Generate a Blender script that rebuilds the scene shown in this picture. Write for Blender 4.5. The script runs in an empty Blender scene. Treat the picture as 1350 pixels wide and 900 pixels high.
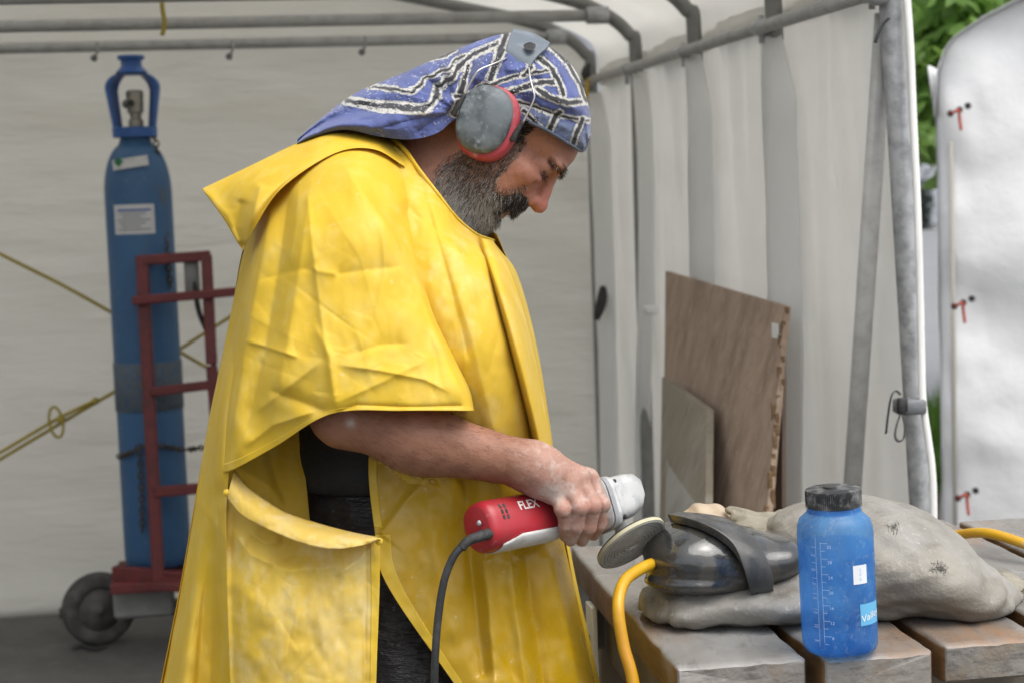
import bpy, bmesh, math, random
import numpy as np
from mathutils import Vector, Matrix

rng = np.random.default_rng(7)
random.seed(7)
scene = bpy.context.scene
COL = scene.collection

# ------------------------------------------------------------------ camera
F = 2200.0                      # focal length in photo pixels (1350 wide)
CAM_H = 1.36
PITCH = math.atan(198 / F)
ROLL = math.radians(-2.0)
cam_data = bpy.data.cameras.new('camera')
cam = bpy.data.objects.new('camera', cam_data)
COL.objects.link(cam)
cam_data.sensor_width = 36.0
cam_data.sensor_fit = 'HORIZONTAL'
cam_data.lens = 36.0 * F / 1350.0
cam_data.clip_start = 0.05
cam_data.clip_end = 500
cam_data.dof.use_dof = True
cam_data.dof.focus_distance = 2.0
cam_data.dof.aperture_fstop = 7.5
CM = Matrix.Translation((0, 0, CAM_H)) @ Matrix.Rotation(math.pi / 2 - PITCH, 4, 'X') @ Matrix.Rotation(ROLL, 4, 'Z')
cam.matrix_world = CM
scene.camera = cam

# ------------------------------------------------------------------ light: bright overcast day
SUN_EL, SUN_AZ = math.radians(62), math.radians(135)      # azimuth from +Y towards +X
world = bpy.data.worlds.new('World')
scene.world = world
world.use_nodes = True
wn, wl = world.node_tree.nodes, world.node_tree.links
wn.clear()
w_out = wn.new('ShaderNodeOutputWorld')
w_bg = wn.new('ShaderNodeBackground')
w_sky = wn.new('ShaderNodeTexSky')
w_sky.sky_type = 'NISHITA'
w_sky.sun_disc = False
w_sky.sun_elevation = SUN_EL
w_sky.sun_rotation = SUN_AZ
w_sky.dust_density = 4.0
w_sky.air_density = 1.0
w_hs = wn.new('ShaderNodeHueSaturation')                  # cloud cover: the same sky, greyed all over
w_hs.inputs['Saturation'].default_value = 0.25
w_bg.inputs['Strength'].default_value = 0.15
wl.new(w_sky.outputs[0], w_hs.inputs['Color'])
wl.new(w_hs.outputs[0], w_bg.inputs['Color'])
wl.new(w_bg.outputs[0], w_out.inputs['Surface'])
sun_data = bpy.data.lights.new('sun', 'SUN')
sun_data.energy = 1.25
sun_data.angle = math.radians(60)
sun_data.color = (1.0, 0.97, 0.92)
sun = bpy.data.objects.new('sun', sun_data)
COL.objects.link(sun)
sd = Vector((math.sin(SUN_AZ) * math.cos(SUN_EL), math.cos(SUN_AZ) * math.cos(SUN_EL), math.sin(SUN_EL)))
sun.rotation_euler = sd.to_track_quat('Z', 'Y').to_euler()
sun.location = (0, 0, 8)

scene.view_settings.view_transform = 'Standard'
scene.view_settings.look = 'None'
scene.view_settings.gamma = 1.0
scene.view_settings.exposure = 0.72
scene.view_settings.use_curve_mapping = False
scene.cycles.max_bounces = 6
scene.cycles.diffuse_bounces = 3
scene.cycles.glossy_bounces = 3
scene.cycles.caustics_reflective = False
scene.cycles.caustics_refractive = False
scene.cycles.use_denoising = True

# ------------------------------------------------------------------ helpers: points
CMn = np.array(CM)
def cam2world(p):
    p = np.asarray(p, float)
    return p @ CMn[:3, :3].T + CMn[:3, 3]
def Kc(px, py, d):
    """camera-space point seen at photo pixel px,py at depth d metres"""
    px, py, d = np.broadcast_arrays(np.asarray(px, float), np.asarray(py, float), np.asarray(d, float))
    return np.stack([(px - 675) / F * d, (450 - py) / F * d, -d], -1)
def K(px, py, d):
    return cam2world(Kc(px, py, d))
def KL(lst):
    return [K(*p) for p in lst]
def onz(px, py, z):
    r = K(px, py, 1.0) - CMn[:3, 3]
    return CMn[:3, 3] + r * ((z - CAM_H) / r[2])

PSI = math.radians(8.75)
A_ = np.array([-math.sin(PSI), math.cos(PSI), 0.0])       # into the tent
R_ = np.array([math.cos(PSI), math.sin(PSI), 0.0])        # to the right
U_ = np.array([0, 0, 1.0])
T0 = np.array([0.714, 3.121, 0.0])                        # foot of the tent's front right post
def T(s, t, z):
    return T0 + R_ * s + A_ * t + U_ * z

# ------------------------------------------------------------------ helpers: meshes (verts, faces)
def nrm(v):
    v = np.asarray(v, float)
    return v / (np.linalg.norm(v) + 1e-12)
def join(*parts):
    V, Fc, o = [], [], 0
    for v, f in parts:
        v = np.asarray(v, float).reshape(-1, 3)
        V.append(v)
        Fc += [tuple(i + o for i in q) for q in f]
        o += len(v)
    return np.concatenate(V), Fc
def catmull(P, n, closed=False):
    P = np.asarray(P, float)
    if len(P) == 2:
        t = np.linspace(0, 1, n)[:, None]
        return P[0] * (1 - t) + P[1] * t
    if closed:
        Q = np.concatenate([P[-1:], P, P[:2]])
        m = len(P)
        t = np.linspace(0, m, n, endpoint=False)
    else:
        Q = np.concatenate([2 * P[:1] - P[1:2], P, 2 * P[-1:] - P[-2:-1]])
        m = len(P) - 1
        t = np.linspace(0, m, n)
    i = np.minimum(t.astype(int), m - 1)
    u = (t - i).reshape((-1,) + (1,) * (P.ndim - 1))
    a, b, c, d = Q[i], Q[i + 1], Q[i + 2], Q[i + 3]
    return 0.5 * ((2 * b) + (c - a) * u + (2 * a - 5 * b + 4 * c - d) * u * u + (3 * b - a - 3 * c + d) * u ** 3)
def frames(P, up=None):
    P = np.asarray(P, float)
    tg = np.gradient(P, axis=0)
    tg /= np.linalg.norm(tg, axis=1)[:, None] + 1e-12
    n0 = np.cross(tg[0], up if up is not None else ([0, 0, 1] if abs(tg[0][2]) < .9 else [1, 0, 0]))
    n0 = nrm(n0)
    N = [n0]
    for i in range(1, len(P)):
        v = N[-1] - tg[i] * np.dot(N[-1], tg[i])
        N.append(nrm(v))
    N = np.array(N)
    return tg, N, np.cross(tg, N)
def tube(P, r, n=10, cap=True, sy=1.0, up=None):
    P = np.asarray(P, float)
    r = np.broadcast_to(np.asarray(r, float), (len(P),))
    tg, N, B = frames(P, up)
    a = np.linspace(0, 2 * math.pi, n, endpoint=False)
    V = P[:, None] + r[:, None, None] * (np.cos(a)[None, :, None] * N[:, None] + sy * np.sin(a)[None, :, None] * B[:, None])
    m = len(P)
    f = [(i * n + j, i * n + (j + 1) % n, (i + 1) * n + (j + 1) % n, (i + 1) * n + j) for i in range(m - 1) for j in range(n)]
    if cap:
        f += [tuple(range(n))[::-1], tuple((m - 1) * n + j for j in range(n))]
    return V.reshape(-1, 3), f
def box(c, hx, hy, hz, bevel=0.0, seg=1):
    """box with half-extent vectors hx,hy,hz, bevelled"""
    c, hx, hy, hz = (np.asarray(q, float) for q in (c, hx, hy, hz))
    lx, ly, lz = np.linalg.norm(hx), np.linalg.norm(hy), np.linalg.norm(hz)
    bm = bmesh.new()
    bmesh.ops.create_cube(bm, size=2)
    for v in bm.verts:
        v.co = Vector((v.co.x * lx, v.co.y * ly, v.co.z * lz))
    if bevel > 0:
        bmesh.ops.bevel(bm, geom=list(bm.edges), offset=min(bevel, .9 * min(lx, ly, lz)), segments=seg, profile=.6, affect='EDGES')
    bm.verts.index_update()
    X = np.stack([hx / lx, hy / ly, hz / lz], 1)
    V = np.array([v.co[:] for v in bm.verts]) @ X.T + c
    f = [tuple(v.index for v in q.verts) for q in bm.faces]
    bm.free()
    return V, f
def bar(p, q, w, h, up=(0, 0, 1), bevel=.002):
    p, q = np.asarray(p, float), np.asarray(q, float)
    d = nrm(q - p)
    s = nrm(np.cross(d, up))
    u = np.cross(s, d)
    return box((p + q) / 2, (q - p) / 2, s * w / 2, u * h / 2, bevel)
def lathe(prof, base=(0, 0, 0), axis=(0, 0, 1), n=40, xdir=None, sup=2.0):
    """profile [(r, z)], turned about axis; sup>2 gives a squarish section"""
    ax = nrm(axis)
    x = nrm(np.cross(ax, [0, 1, 0] if abs(ax[1]) < .9 else [1, 0, 0])) if xdir is None else nrm(np.asarray(xdir) - ax * np.dot(ax, xdir))
    y = np.cross(ax, x)
    a = np.linspace(0, 2 * math.pi, n, endpoint=False)
    k = (np.abs(np.cos(a)) ** sup + np.abs(np.sin(a)) ** sup) ** (-1 / sup)
    V = []
    for r, z in prof:
        V.append(np.asarray(base) + ax * z + (r * k * np.cos(a))[:, None] * x + (r * k * np.sin(a))[:, None] * y)
    m = len(prof)
    f = [(i * n + j, i * n + (j + 1) % n, (i + 1) * n + (j + 1) % n, (i + 1) * n + j) for i in range(m - 1) for j in range(n)]
    if prof[0][0] > 1e-6: f.append(tuple(range(n))[::-1])
    if prof[-1][0] > 1e-6: f.append(tuple((m - 1) * n + j for j in range(n)))
    return np.concatenate(V), f
def grid(P):
    nv, nu = P.shape[:2]
    f = [(i * nu + j, i * nu + j + 1, (i + 1) * nu + j + 1, (i + 1) * nu + j) for i in range(nv - 1) for j in range(nu - 1)]
    return P.reshape(-1, 3), f
def loft(rows, nv, nu):
    """rows of control points -> smooth (nv,nu,k) array"""
    R = np.stack([catmull(r, nu) for r in rows])
    return catmull(R, nv)
def polydist(x, y, line):
    """signed distance to a polyline and fraction along it"""
    L = np.asarray(line, float)[:, :2]
    best = np.full(x.shape, 1e9); sg = np.ones(x.shape); fr = np.zeros(x.shape)
    n = len(L) - 1
    seglen = np.linalg.norm(L[1:] - L[:-1], axis=1); tot = seglen.sum(); acc = 0
    for i in range(n):
        a, b = L[i], L[i + 1]
        d = b - a
        t = np.clip(((x - a[0]) * d[0] + (y - a[1]) * d[1]) / (d @ d + 1e-9), 0, 1)
        ex, ey = x - a[0] - t * d[0], y - a[1] - t * d[1]
        D = np.hypot(ex, ey)
        m = D < best
        best = np.where(m, D, best)
        sg = np.where(m, np.sign(d[0] * ey - d[1] * ex + 1e-9), sg)
        fr = np.where(m, (acc + t * seglen[i]) / tot, fr)
        acc += seglen[i]
    return best, sg, fr
def vnoise(x, y, seed=0, octaves=3):
    """smooth 2-D value noise, about -1..1"""
    out = np.zeros(np.broadcast(x, y).shape); amp = 1.0
    for o in range(octaves):
        r = np.random.default_rng(seed * 31 + o)
        tab = r.uniform(-1, 1, (64, 64))
        xi, yi = np.floor(x).astype(int), np.floor(y).astype(int)
        fx, fy = x - xi, y - yi
        fx, fy = fx * fx * (3 - 2 * fx), fy * fy * (3 - 2 * fy)
        g = lambda a, b: tab[a % 64, b % 64]
        out += amp * ((g(xi, yi) * (1 - fx) + g(xi + 1, yi) * fx) * (1 - fy) + (g(xi, yi + 1) * (1 - fx) + g(xi + 1, yi + 1) * fx) * fy)
        x, y, amp = x * 2.03 + 5.1, y * 2.03 + 1.7, amp * .5
    return out

# signed distance modelling + surface nets
def sell(p, c, r, rot=None):
    q = p - np.asarray(c, np.float32)
    if rot is not None: q = q @ np.asarray(rot, np.float32)
    r = np.asarray(r, np.float32)
    k0 = np.sqrt(((q / r) ** 2).sum(-1)) + 1e-6
    k1 = np.sqrt(((q / (r * r)) ** 2).sum(-1)) + 1e-9
    return k0 * (k0 - 1) / k1
def scap(p, a, b, ra, rb):
    a, b = np.asarray(a, np.float32), np.asarray(b, np.float32)
    ba = b - a
    t = np.clip(((p - a) @ ba) / (ba @ ba + 1e-12), 0, 1)
    q = p - a - t[..., None] * ba
    return np.sqrt((q * q).sum(-1)) - (ra + (rb - ra) * t)
def smin(a, b, k):
    h = np.clip(.5 + .5 * (b - a) / k, 0, 1)
    return b + (a - b) * h - k * h * (1 - h)
def smax(a, b, k):
    return -smin(-a, -b, k)
def surfnet(fn, lo, hi, step):
    lo, hi = np.asarray(lo, np.float32), np.asarray(hi, np.float32)
    n = np.ceil((hi - lo) / step).astype(int) + 1
    ax = [lo[i] + step * np.arange(n[i], dtype=np.float32) for i in range(3)]
    V = np.empty(n, np.float32)
    for s in range(0, n[0], 24):
        g = np.stack(np.meshgrid(ax[0][s:s + 24], ax[1], ax[2], indexing='ij'), -1)
        V[s:s + 24] = fn(g)
    ins = V < 0
    c = [ins[i:n[0] - 1 + i, j:n[1] - 1 + j, k:n[2] - 1 + k] for i in (0, 1) for j in (0, 1) for k in (0, 1)]
    cnt = sum(q.astype(np.int8) for q in c)
    act = (cnt > 0) & (cnt < 8)
    idx = np.argwhere(act)
    ids = np.full(act.shape, -1, np.int64)
    ids[act] = np.arange(len(idx))
    acc = np.zeros((len(idx), 3)); w = np.zeros(len(idx))
    offs = [(i, j, k) for i in (0, 1) for j in (0, 1) for k in (0, 1)]
    val = {o: V[idx[:, 0] + o[0], idx[:, 1] + o[1], idx[:, 2] + o[2]] for o in offs}
    for o in offs:
        for a in range(3):
            if o[a] == 0:
                o2 = tuple(1 if q == a else o[q] for q in range(3))
                va, vb = val[o], val[o2]
                m = (va < 0) != (vb < 0)
                t = np.where(m, va / np.where(m, va - vb, 1), 0)
                p = np.tile(np.array(o, float), (len(idx), 1)); p[:, a] = t
                acc += np.where(m[:, None], p, 0); w += m
    P = lo + step * (idx + acc / w[:, None])
    faces = []
    for a in range(3):
        b, c_ = (a + 1) % 3, (a + 2) % 3
        sl0 = [slice(None)] * 3; sl1 = [slice(None)] * 3
        sl0[a] = slice(0, n[a] - 1); sl1[a] = slice(1, n[a])
        i0, i1 = ins[tuple(sl0)], ins[tuple(sl1)]
        e = np.argwhere(i0 != i1)
        e = e[(e[:, b] > 0) & (e[:, c_] > 0) & (e[:, b] < n[b] - 1) & (e[:, c_] < n[c_] - 1)]
        flip = i0[e[:, 0], e[:, 1], e[:, 2]]
        def cell(db, dc):
            q = e.copy(); q[:, b] -= db; q[:, c_] -= dc
            return ids[q[:, 0], q[:, 1], q[:, 2]]
        q = np.stack([cell(1, 1), cell(0, 1), cell(0, 0), cell(1, 0)], 1)
        q[~flip] = q[~flip][:, ::-1]
        faces.append(q)
    return P, np.concatenate(faces)

# ------------------------------------------------------------------ helpers: objects
ORG = {}
def tag(o, label=None, cat=None, group=None, kind=None):
    if label: o['label'] = label
    if cat: o['category'] = cat
    if group: o['group'] = group
    if kind: o['kind'] = kind
    return o
def empty(name, loc, label, cat, group=None):
    o = bpy.data.objects.new(name, None)
    o.empty_display_size = .1
    COL.objects.link(o)
    o.location = tuple(loc)
    ORG[o.name] = np.asarray(loc, float)
    return tag(o, label, cat, group)
def obj(name, vf, material, parent=None, smooth=True, angle=None, origin=None, col=None, flip=False):
    v, f = vf
    v = np.asarray(v, float).reshape(-1, 3)
    if parent is not None:
        org = ORG[parent.name]
    else:
        org = np.asarray(origin, float) if origin is not None else np.array([*(v[:, :2].min(0) + v[:, :2].max(0)) / 2, v[:, 2].min()])
    me = bpy.data.meshes.new(name)
    if isinstance(f, np.ndarray):
        me.vertices.add(len(v)); me.vertices.foreach_set('co', (v - org).astype(np.float32).ravel())
        me.loops.add(f.size); me.loops.foreach_set('vertex_index', f.astype(np.int32).ravel())
        me.polygons.add(len(f)); me.polygons.foreach_set('loop_start', np.arange(0, f.size, f.shape[1], dtype=np.int32))
        me.update(calc_edges=True)
    else:
        me.from_pydata((v - org).tolist(), [], [tuple(q) for q in f])
        me.update()
    me.validate()
    if smooth:
        me.polygons.foreach_set('use_smooth', np.ones(len(me.polygons), bool))
        if angle is not None:
            me.set_sharp_from_angle(angle=math.radians(angle))
    if col is not None:
        at = me.color_attributes.new('Col', 'FLOAT_COLOR', 'POINT')
        c = np.ones((len(v), 4), np.float32); c[:, :col.shape[1]] = col
        at.data.foreach_set('color', c.ravel())
    o = bpy.data.objects.new(name, me)
    COL.objects.link(o)
    if material is not None:
        for m in (material if isinstance(material, (list, tuple)) else [material]): me.materials.append(m)
    if parent is not None:
        o.parent = parent
        o.location = (0, 0, 0)
    else:
        o.location = tuple(org)
    ORG[o.name] = org
    return o
def solid(o, t=.001, offset=0):
    m = o.modifiers.new('thickness', 'SOLIDIFY'); m.thickness = t; m.offset = offset
    return o
_txt = {}
def text_mesh(body, size, res=3, ext=0.0, bold=0.0):
    cu = bpy.data.curves.new('t', 'FONT'); cu.body = body; cu.size = size; cu.extrude = ext; cu.resolution_u = res; cu.offset = bold
    cu.align_x = 'CENTER'; cu.align_y = 'CENTER'
    o = bpy.data.objects.new('t', cu); COL.objects.link(o)
    bpy.context.view_layer.update()
    me = bpy.data.meshes.new_from_object(o.evaluated_get(bpy.context.evaluated_depsgraph_get()))
    v = np.array([q.co[:] for q in me.vertices]); f = [tuple(p.vertices) for p in me.polygons]
    bpy.data.objects.remove(o); bpy.data.meshes.remove(me); bpy.data.curves.remove(cu)
    return v, f

# ------------------------------------------------------------------ helpers: materials
def mat(name, col, rough=.6, layers=(), bumps=(), metal=0, spec=.5, vcol=False, trans=0, tcol=None, transmission=0, ior=1.45, coat=0, sss=0, rough_noise=None, sheen=0, clear=0, ccol=(1, 1, 1)):
    """layers: (kind, scale, colour, lo, hi[, detail, amount]); scale a number or xyz. bumps: (kind, scale, strength, distance)"""
    m = bpy.data.materials.new(name); m.use_nodes = True
    N, L = m.node_tree.nodes, m.node_tree.links
    N.clear()
    out = N.new('ShaderNodeOutputMaterial'); b = N.new('ShaderNodeBsdfPrincipled')
    tc = N.new('ShaderNodeTexCoord')
    def tex(kind, scale, detail=4):
        mp = N.new('ShaderNodeMapping')
        mp.inputs['Scale'].default_value = (scale,) * 3 if np.isscalar(scale) else scale
        L.new(tc.outputs['Object'], mp.inputs['Vector'])
        if kind == 'noise':
            t = N.new('ShaderNodeTexNoise'); t.inputs['Scale'].default_value = 1; t.inputs['Detail'].default_value = detail; t.inputs['Roughness'].default_value = .6
            L.new(mp.outputs[0], t.inputs['Vector']); return t.outputs[0]
        if kind == 'ridge':
            t = N.new('ShaderNodeTexNoise'); t.noise_type = 'RIDGED_MULTIFRACTAL'; t.inputs['Scale'].default_value = 1; t.inputs['Detail'].default_value = detail
            L.new(mp.outputs[0], t.inputs['Vector']); return t.outputs[0]
        if kind in ('vor', 'voredge'):
            t = N.new('ShaderNodeTexVoronoi'); t.inputs['Scale'].default_value = 1
            if kind == 'voredge': t.feature = 'DISTANCE_TO_EDGE'
            w = N.new('ShaderNodeTexNoise'); w.inputs['Scale'].default_value = 1.5
            L.new(mp.outputs[0], w.inputs['Vector'])
            mx = N.new('ShaderNodeMix'); mx.data_type = 'VECTOR'; mx.inputs[0].default_value = .3
            L.new(mp.outputs[0], mx.inputs[4]); L.new(w.outputs['Color'], mx.inputs[5])
            L.new(mx.outputs[1], t.inputs['Vector']); return t.outputs['Distance']
        if kind == 'wave':
            t = N.new('ShaderNodeTexWave'); t.inputs['Scale'].default_value = 1; t.inputs['Distortion'].default_value = 3; t.inputs['Detail'].default_value = 3
            L.new(mp.outputs[0], t.inputs['Vector']); return t.outputs['Fac']
        if kind == 'weave':
            t = N.new('ShaderNodeTexBrick'); t.inputs['Scale'].default_value = 1
            L.new(mp.outputs[0], t.inputs['Vector']); return t.outputs['Fac']
    def ramp(src, lo, hi, amount=1):
        r = N.new('ShaderNodeMapRange'); r.inputs['From Min'].default_value = lo; r.inputs['From Max'].default_value = hi
        r.inputs['To Max'].default_value = amount; r.clamp = True
        L.new(src, r.inputs['Value']); return r.outputs[0]
    if vcol:
        ca = N.new('ShaderNodeVertexColor'); ca.layer_name = 'Col'; cur = ca.outputs['Color']
    else:
        rgb = N.new('ShaderNodeRGB'); rgb.outputs[0].default_value = (*col, 1); cur = rgb.outputs[0]
    for ly in layers:
        kind, sc, c2, lo, hi = ly[:5]
        amount = ly[6] if len(ly) > 6 else 1
        det = ly[5] if len(ly) > 5 else 4
        fac = ramp(tex(kind, sc, det), lo, hi, amount)
        mx = N.new('ShaderNodeMix'); mx.data_type = 'RGBA'
        L.new(fac, mx.inputs[0]); L.new(cur, mx.inputs[6]); mx.inputs[7].default_value = (*c2, 1)
        cur = mx.outputs[2]
    L.new(cur, b.inputs['Base Color'])
    b.inputs['Roughness'].default_value = rough
    if rough_noise:
        L.new(ramp2(N, L, tex('noise', rough_noise[0]), rough_noise[1], rough_noise[2], rough_noise[3], rough_noise[4]), b.inputs['Roughness'])
    b.inputs['Metallic'].default_value = metal
    b.inputs['Specular IOR Level'].default_value = spec
    b.inputs['IOR'].default_value = ior
    b.inputs['Transmission Weight'].default_value = transmission
    b.inputs['Coat Weight'].default_value = coat
    b.inputs['Coat Roughness'].default_value = .04
    if sss:
        b.inputs['Subsurface Weight'].default_value = sss
        b.inputs['Subsurface Radius'].default_value = (1, .35, .2)
        b.inputs['Subsurface Scale'].default_value = .006
    if sheen: b.inputs['Sheen Weight'].default_value = sheen
    prev = None
    for kind, sc, st, dist in bumps:
        bp = N.new('ShaderNodeBump'); bp.inputs['Strength'].default_value = st; bp.inputs['Distance'].default_value = dist
        L.new(tex(kind, sc), bp.inputs['Height'])
        if prev is not None: L.new(prev, bp.inputs['Normal'])
        prev = bp.outputs[0]
    if prev is not None: L.new(prev, b.inputs['Normal'])
    surf = b.outputs[0]
    if trans > 0:
        tr = N.new('ShaderNodeBsdfTranslucent')
        if tcol: tr.inputs['Color'].default_value = (*tcol, 1)
        else: L.new(cur, tr.inputs['Color'])
        if prev is not None: L.new(prev, tr.inputs['Normal'])
        ms = N.new('ShaderNodeMixShader'); ms.inputs[0].default_value = trans
        L.new(surf, ms.inputs[1]); L.new(tr.outputs[0], ms.inputs[2]); surf = ms.outputs[0]
    if clear > 0:
        tp = N.new('ShaderNodeBsdfTransparent'); tp.inputs['Color'].default_value = (*ccol, 1)
        ms = N.new('ShaderNodeMixShader'); ms.inputs[0].default_value = clear
        L.new(surf, ms.inputs[1]); L.new(tp.outputs[0], ms.inputs[2]); surf = ms.outputs[0]
    L.new(surf, out.inputs['Surface'])
    return m
def ramp2(N, L, src, lo, hi, a, b):
    r = N.new('ShaderNodeMapRange'); r.inputs['From Min'].default_value = lo; r.inputs['From Max'].default_value = hi
    r.inputs['To Min'].default_value = a; r.inputs['To Max'].default_value = b; r.clamp = True
    L.new(src, r.inputs['Value']); return r.outputs[0]

m_steel = mat('galvanised steel', (.46, .47, .48), .5, [('noise', 30, (.24, .25, .26), .4, .7), ('noise', 90, (.5, .5, .5), .6, .8)], metal=.35)
m_pipe = mat('painted grey pipe', (.40, .40, .385), .55, [('noise', 25, (.3, .29, .275), .4, .75)], metal=.1)
m_darkpipe = mat('dark grey pipe', (.2, .2, .19), .6, [('noise', 20, (.26, .26, .25), .4, .75)])
m_tent = mat('white tarpaulin', (.76, .75, .72), .55, [('noise', (1.5, 1.5, 6), (.66, .64, .6), .45, .75), ('noise', 9, (.7, .69, .65), .5, .8)],
             [('noise', 5, .35, .02), ('ridge', 2.2, .25, .02), ('noise', 40, .12, .004)], trans=.55, tcol=(.93, .92, .89))
m_flap = mat('white flap', (.9, .9, .89), .6, [('noise', 9, (.84, .84, .83), .5, .8)], [('noise', 5, .3, .02), ('noise', 40, .12, .004)], trans=.5, tcol=(.97, .97, .95))
m_tentback = mat('white tarpaulin stained', (.78, .765, .72), .55,
                 [('noise', (.7, 2, 9), (.62, .6, .55), .5, .8), ('noise', (1.2, 1, 14), (.4, .36, .28), .62, .8, 8, .55)],
                 [('noise', (1.2, 1, 5), .8, .05), ('ridge', (1.2, 1, 2.6), .5, .04), ('noise', 40, .15, .004)], trans=.68, tcol=(.97, .94, .87))
m_tentout = mat('bright white tarpaulin', (.88, .885, .89), .75, [('noise', 3, (.84, .845, .855), .45, .75)],
                [('ridge', 1.5, .5, .03), ('noise', 6, .4, .02)], trans=.15, tcol=(.85, .86, .88))
m_black = mat('black webbing', (.02, .02, .02), .7, [('noise', 200, (.05, .05, .05), .4, .7)])
m_greyweb = mat('grey webbing', (.13, .14, .15), .7, [('noise', 300, (.2, .2, .21), .4, .7)])
m_rope = mat('yellow rope', (.42, .33, .05), .7, [('wave', (300, 300, 300), (.28, .2, .03), .3, .8)])
# ================================================================== ground
m_ground = mat('wet concrete', (.16, .157, .15), .7,
               [('noise', 1.3, (.11, .107, .10), .4, .7), ('noise', 14, (.2, .195, .185), .5, .8), ('vor', 60, (.05, .05, .048), .0, .25, 2, .4)],
               [('noise', 60, .3, .006), ('noise', 9, .2, .02)], rough_noise=(3, .3, .7, .55, .9))
g = []
for x0, x1, y0, y1 in [(-150, 150, -60, 240)]:
    xs = np.linspace(x0, x1, 31); ys = np.linspace(y0, y1, 31)
    gx, gy = np.meshgrid(xs, ys)
    g = grid(np.stack([gx, gy, gx * 0], -1))
tag(obj('ground', g, m_ground, smooth=False, origin=(0, 0, 0)), kind='structure')
m_asph = mat('asphalt', (.2, .205, .215), .6, [('noise', .5, (.17, .175, .185), .4, .7), ('noise', 20, (.24, .245, .25), .4, .8)], [('noise', 80, .3, .004)])
gx, gy = np.meshgrid(np.linspace(-70, 120, 5), np.linspace(8.95, 60, 5))
tag(obj('road', grid(np.stack([gx, gy, gx * 0 + .004], -1)), m_asph, smooth=False, origin=(0, 9, .004)), kind='structure')
gx, gy = np.meshgrid(np.linspace(-30, 40, 3), np.array([9.3, 9.42]))
m_paint = mat('road paint', (.72, .72, .7), .6, [('noise', 12, (.5, .5, .5), .5, .8)])
tag(obj('road_marking', grid(np.stack([gx, gy, gx * 0 + .008], -1)), m_paint, smooth=False, origin=(0, 9.3, .008)), kind='structure')
# verge of soil and grass between the tents and the road
m_soil = mat('soil', (.16, .125, .085), .9, [('noise', 10, (.09, .07, .05), .4, .7)], [('noise', 40, .5, .02)])
gx, gy = np.meshgrid(np.linspace(1.0, 6, 40), np.linspace(6.4, 8.8, 20))
tag(obj('verge', grid(np.stack([gx, gy, .03 + .02 * vnoise(gx * 3, gy * 3, 3)], -1)), m_soil, origin=(2.5, 7.5, 0)), kind='structure')
m_grass = mat('grass', (.09, .2, .03), .6, [('noise', 3, (.16, .26, .05), .4, .7)], trans=.35, tcol=(.2, .4, .05))
V, Fc = [], []
for i in range(9000):
    x, y = rng.uniform(1.2, 4.2), rng.uniform(7.0, 8.7)
    h = rng.uniform(.12, .34) * (1 if y > 7.5 else .6)
    a = rng.uniform(0, 6.28); w = rng.uniform(.004, .008); lx, ly = rng.normal(0, .06, 2)
    c, s = math.cos(a) * w, math.sin(a) * w
    k = len(V)
    V += [(x - c, y - s, .02), (x + c, y + s, .02), (x + c * .7 + lx * .5, y + s * .7 + ly * .5, h * .6), (x - c * .7 + lx * .5, y - s * .7 + ly * .5, h * .6), (x + lx, y + ly, h)]
    Fc += [(k, k + 1, k + 2, k + 3), (k + 3, k + 2, k + 4)]
tag(obj('grass', (V, Fc), m_grass, origin=(2.5, 7.8, 0)), 'bright green grass growing on the verge between the tents', kind='stuff')

# ================================================================== work shelter (the tent behind the man)
BAY = 2.697 / 4
LT = 2.697
WT = 4.2
EAVE, RAIL, TIE = 1.80, 1.70, 1.875
tent = empty('work_shelter', T(-WT / 2, LT / 2, 0), 'white tarpaulin shelter on grey pipe frame, open at the front', 'tent')
def rib_pts(t, s_off=0.0, zo=0.0):
    P = [(s_off, t, .0), (s_off, t, 1.2), (s_off, t, EAVE - .05 + zo), (s_off - .02, t, EAVE + .02 + zo), (s_off - .10, t, EAVE + .085 + zo), (s_off - .25, t, EAVE + .14 + zo), (-.7, t, EAVE + .24 + zo), (-WT / 2, t, EAVE + .55 + zo)]
    return P
for i in range(5):
    t = i * BAY
    rp_ = rib_pts(t)
    if i == 0: rp_[0] = (.085, t, 0); rp_[1] = (.030, t, 1.2)          # the front leg is splayed outwards
    right = catmull([T(*q) for q in rp_], 60)
    left = catmull([T(-WT - q[0], q[1], q[2]) for q in rib_pts(t)][::-1], 60)
    r = .021 if i == 0 else .02
    obj('rib', join(tube(right, r, 12), tube(left, r, 12)), m_steel if i == 0 else m_darkpipe, tent)
# side rails and tie bars
obj('rail', tube([T(-.03, -.02, RAIL), T(-.03, LT, RAIL + .02)], .0145, 14), m_pipe, tent)
obj('rail', tube([T(-WT + .03, -.02, RAIL), T(-WT + .03, LT, RAIL + .02)], .019, 14), m_pipe, tent)
for i in (2, 3, 4):
    o = obj('tie_bar', tube([T(-.12, i * BAY - .03, TIE), T(-WT + .12, i * BAY - .03, TIE)], .018, 12), m_pipe, tent)
    for s in (-.12,):
        obj('clamp', tube([T(s - .035, i * BAY - .03, TIE), T(s + .03, i * BAY - .03, TIE)], .026, 12), m_steel, o)
for i in range(5):      # rail joints
    obj('rail_joint', join(tube([T(-.03, i * BAY - .025, RAIL + .02 * i / 4), T(-.03, i * BAY + .025, RAIL + .02 * i / 4)], .0175, 14),
                           tube([T(-.03, i * BAY, RAIL - .03), T(-.03, i * BAY, RAIL + .032)], .006, 8)), m_steel, tent)
obj('rail_end', lathe([(0.0, -.012), (.02, -.012), (.026, -.006), (.026, .006), (.018, .013), (0, .013)], T(-.03, -.028, RAIL), -A_, 20), m_steel, tent)
# diagonal brace inside the front post
obj('brace', join(tube([K(1166, 18, 3.10), K(1124, 640, 3.35), K(1108, 880, 3.45)], .0185, 12)), m_pipe, tent)
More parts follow.
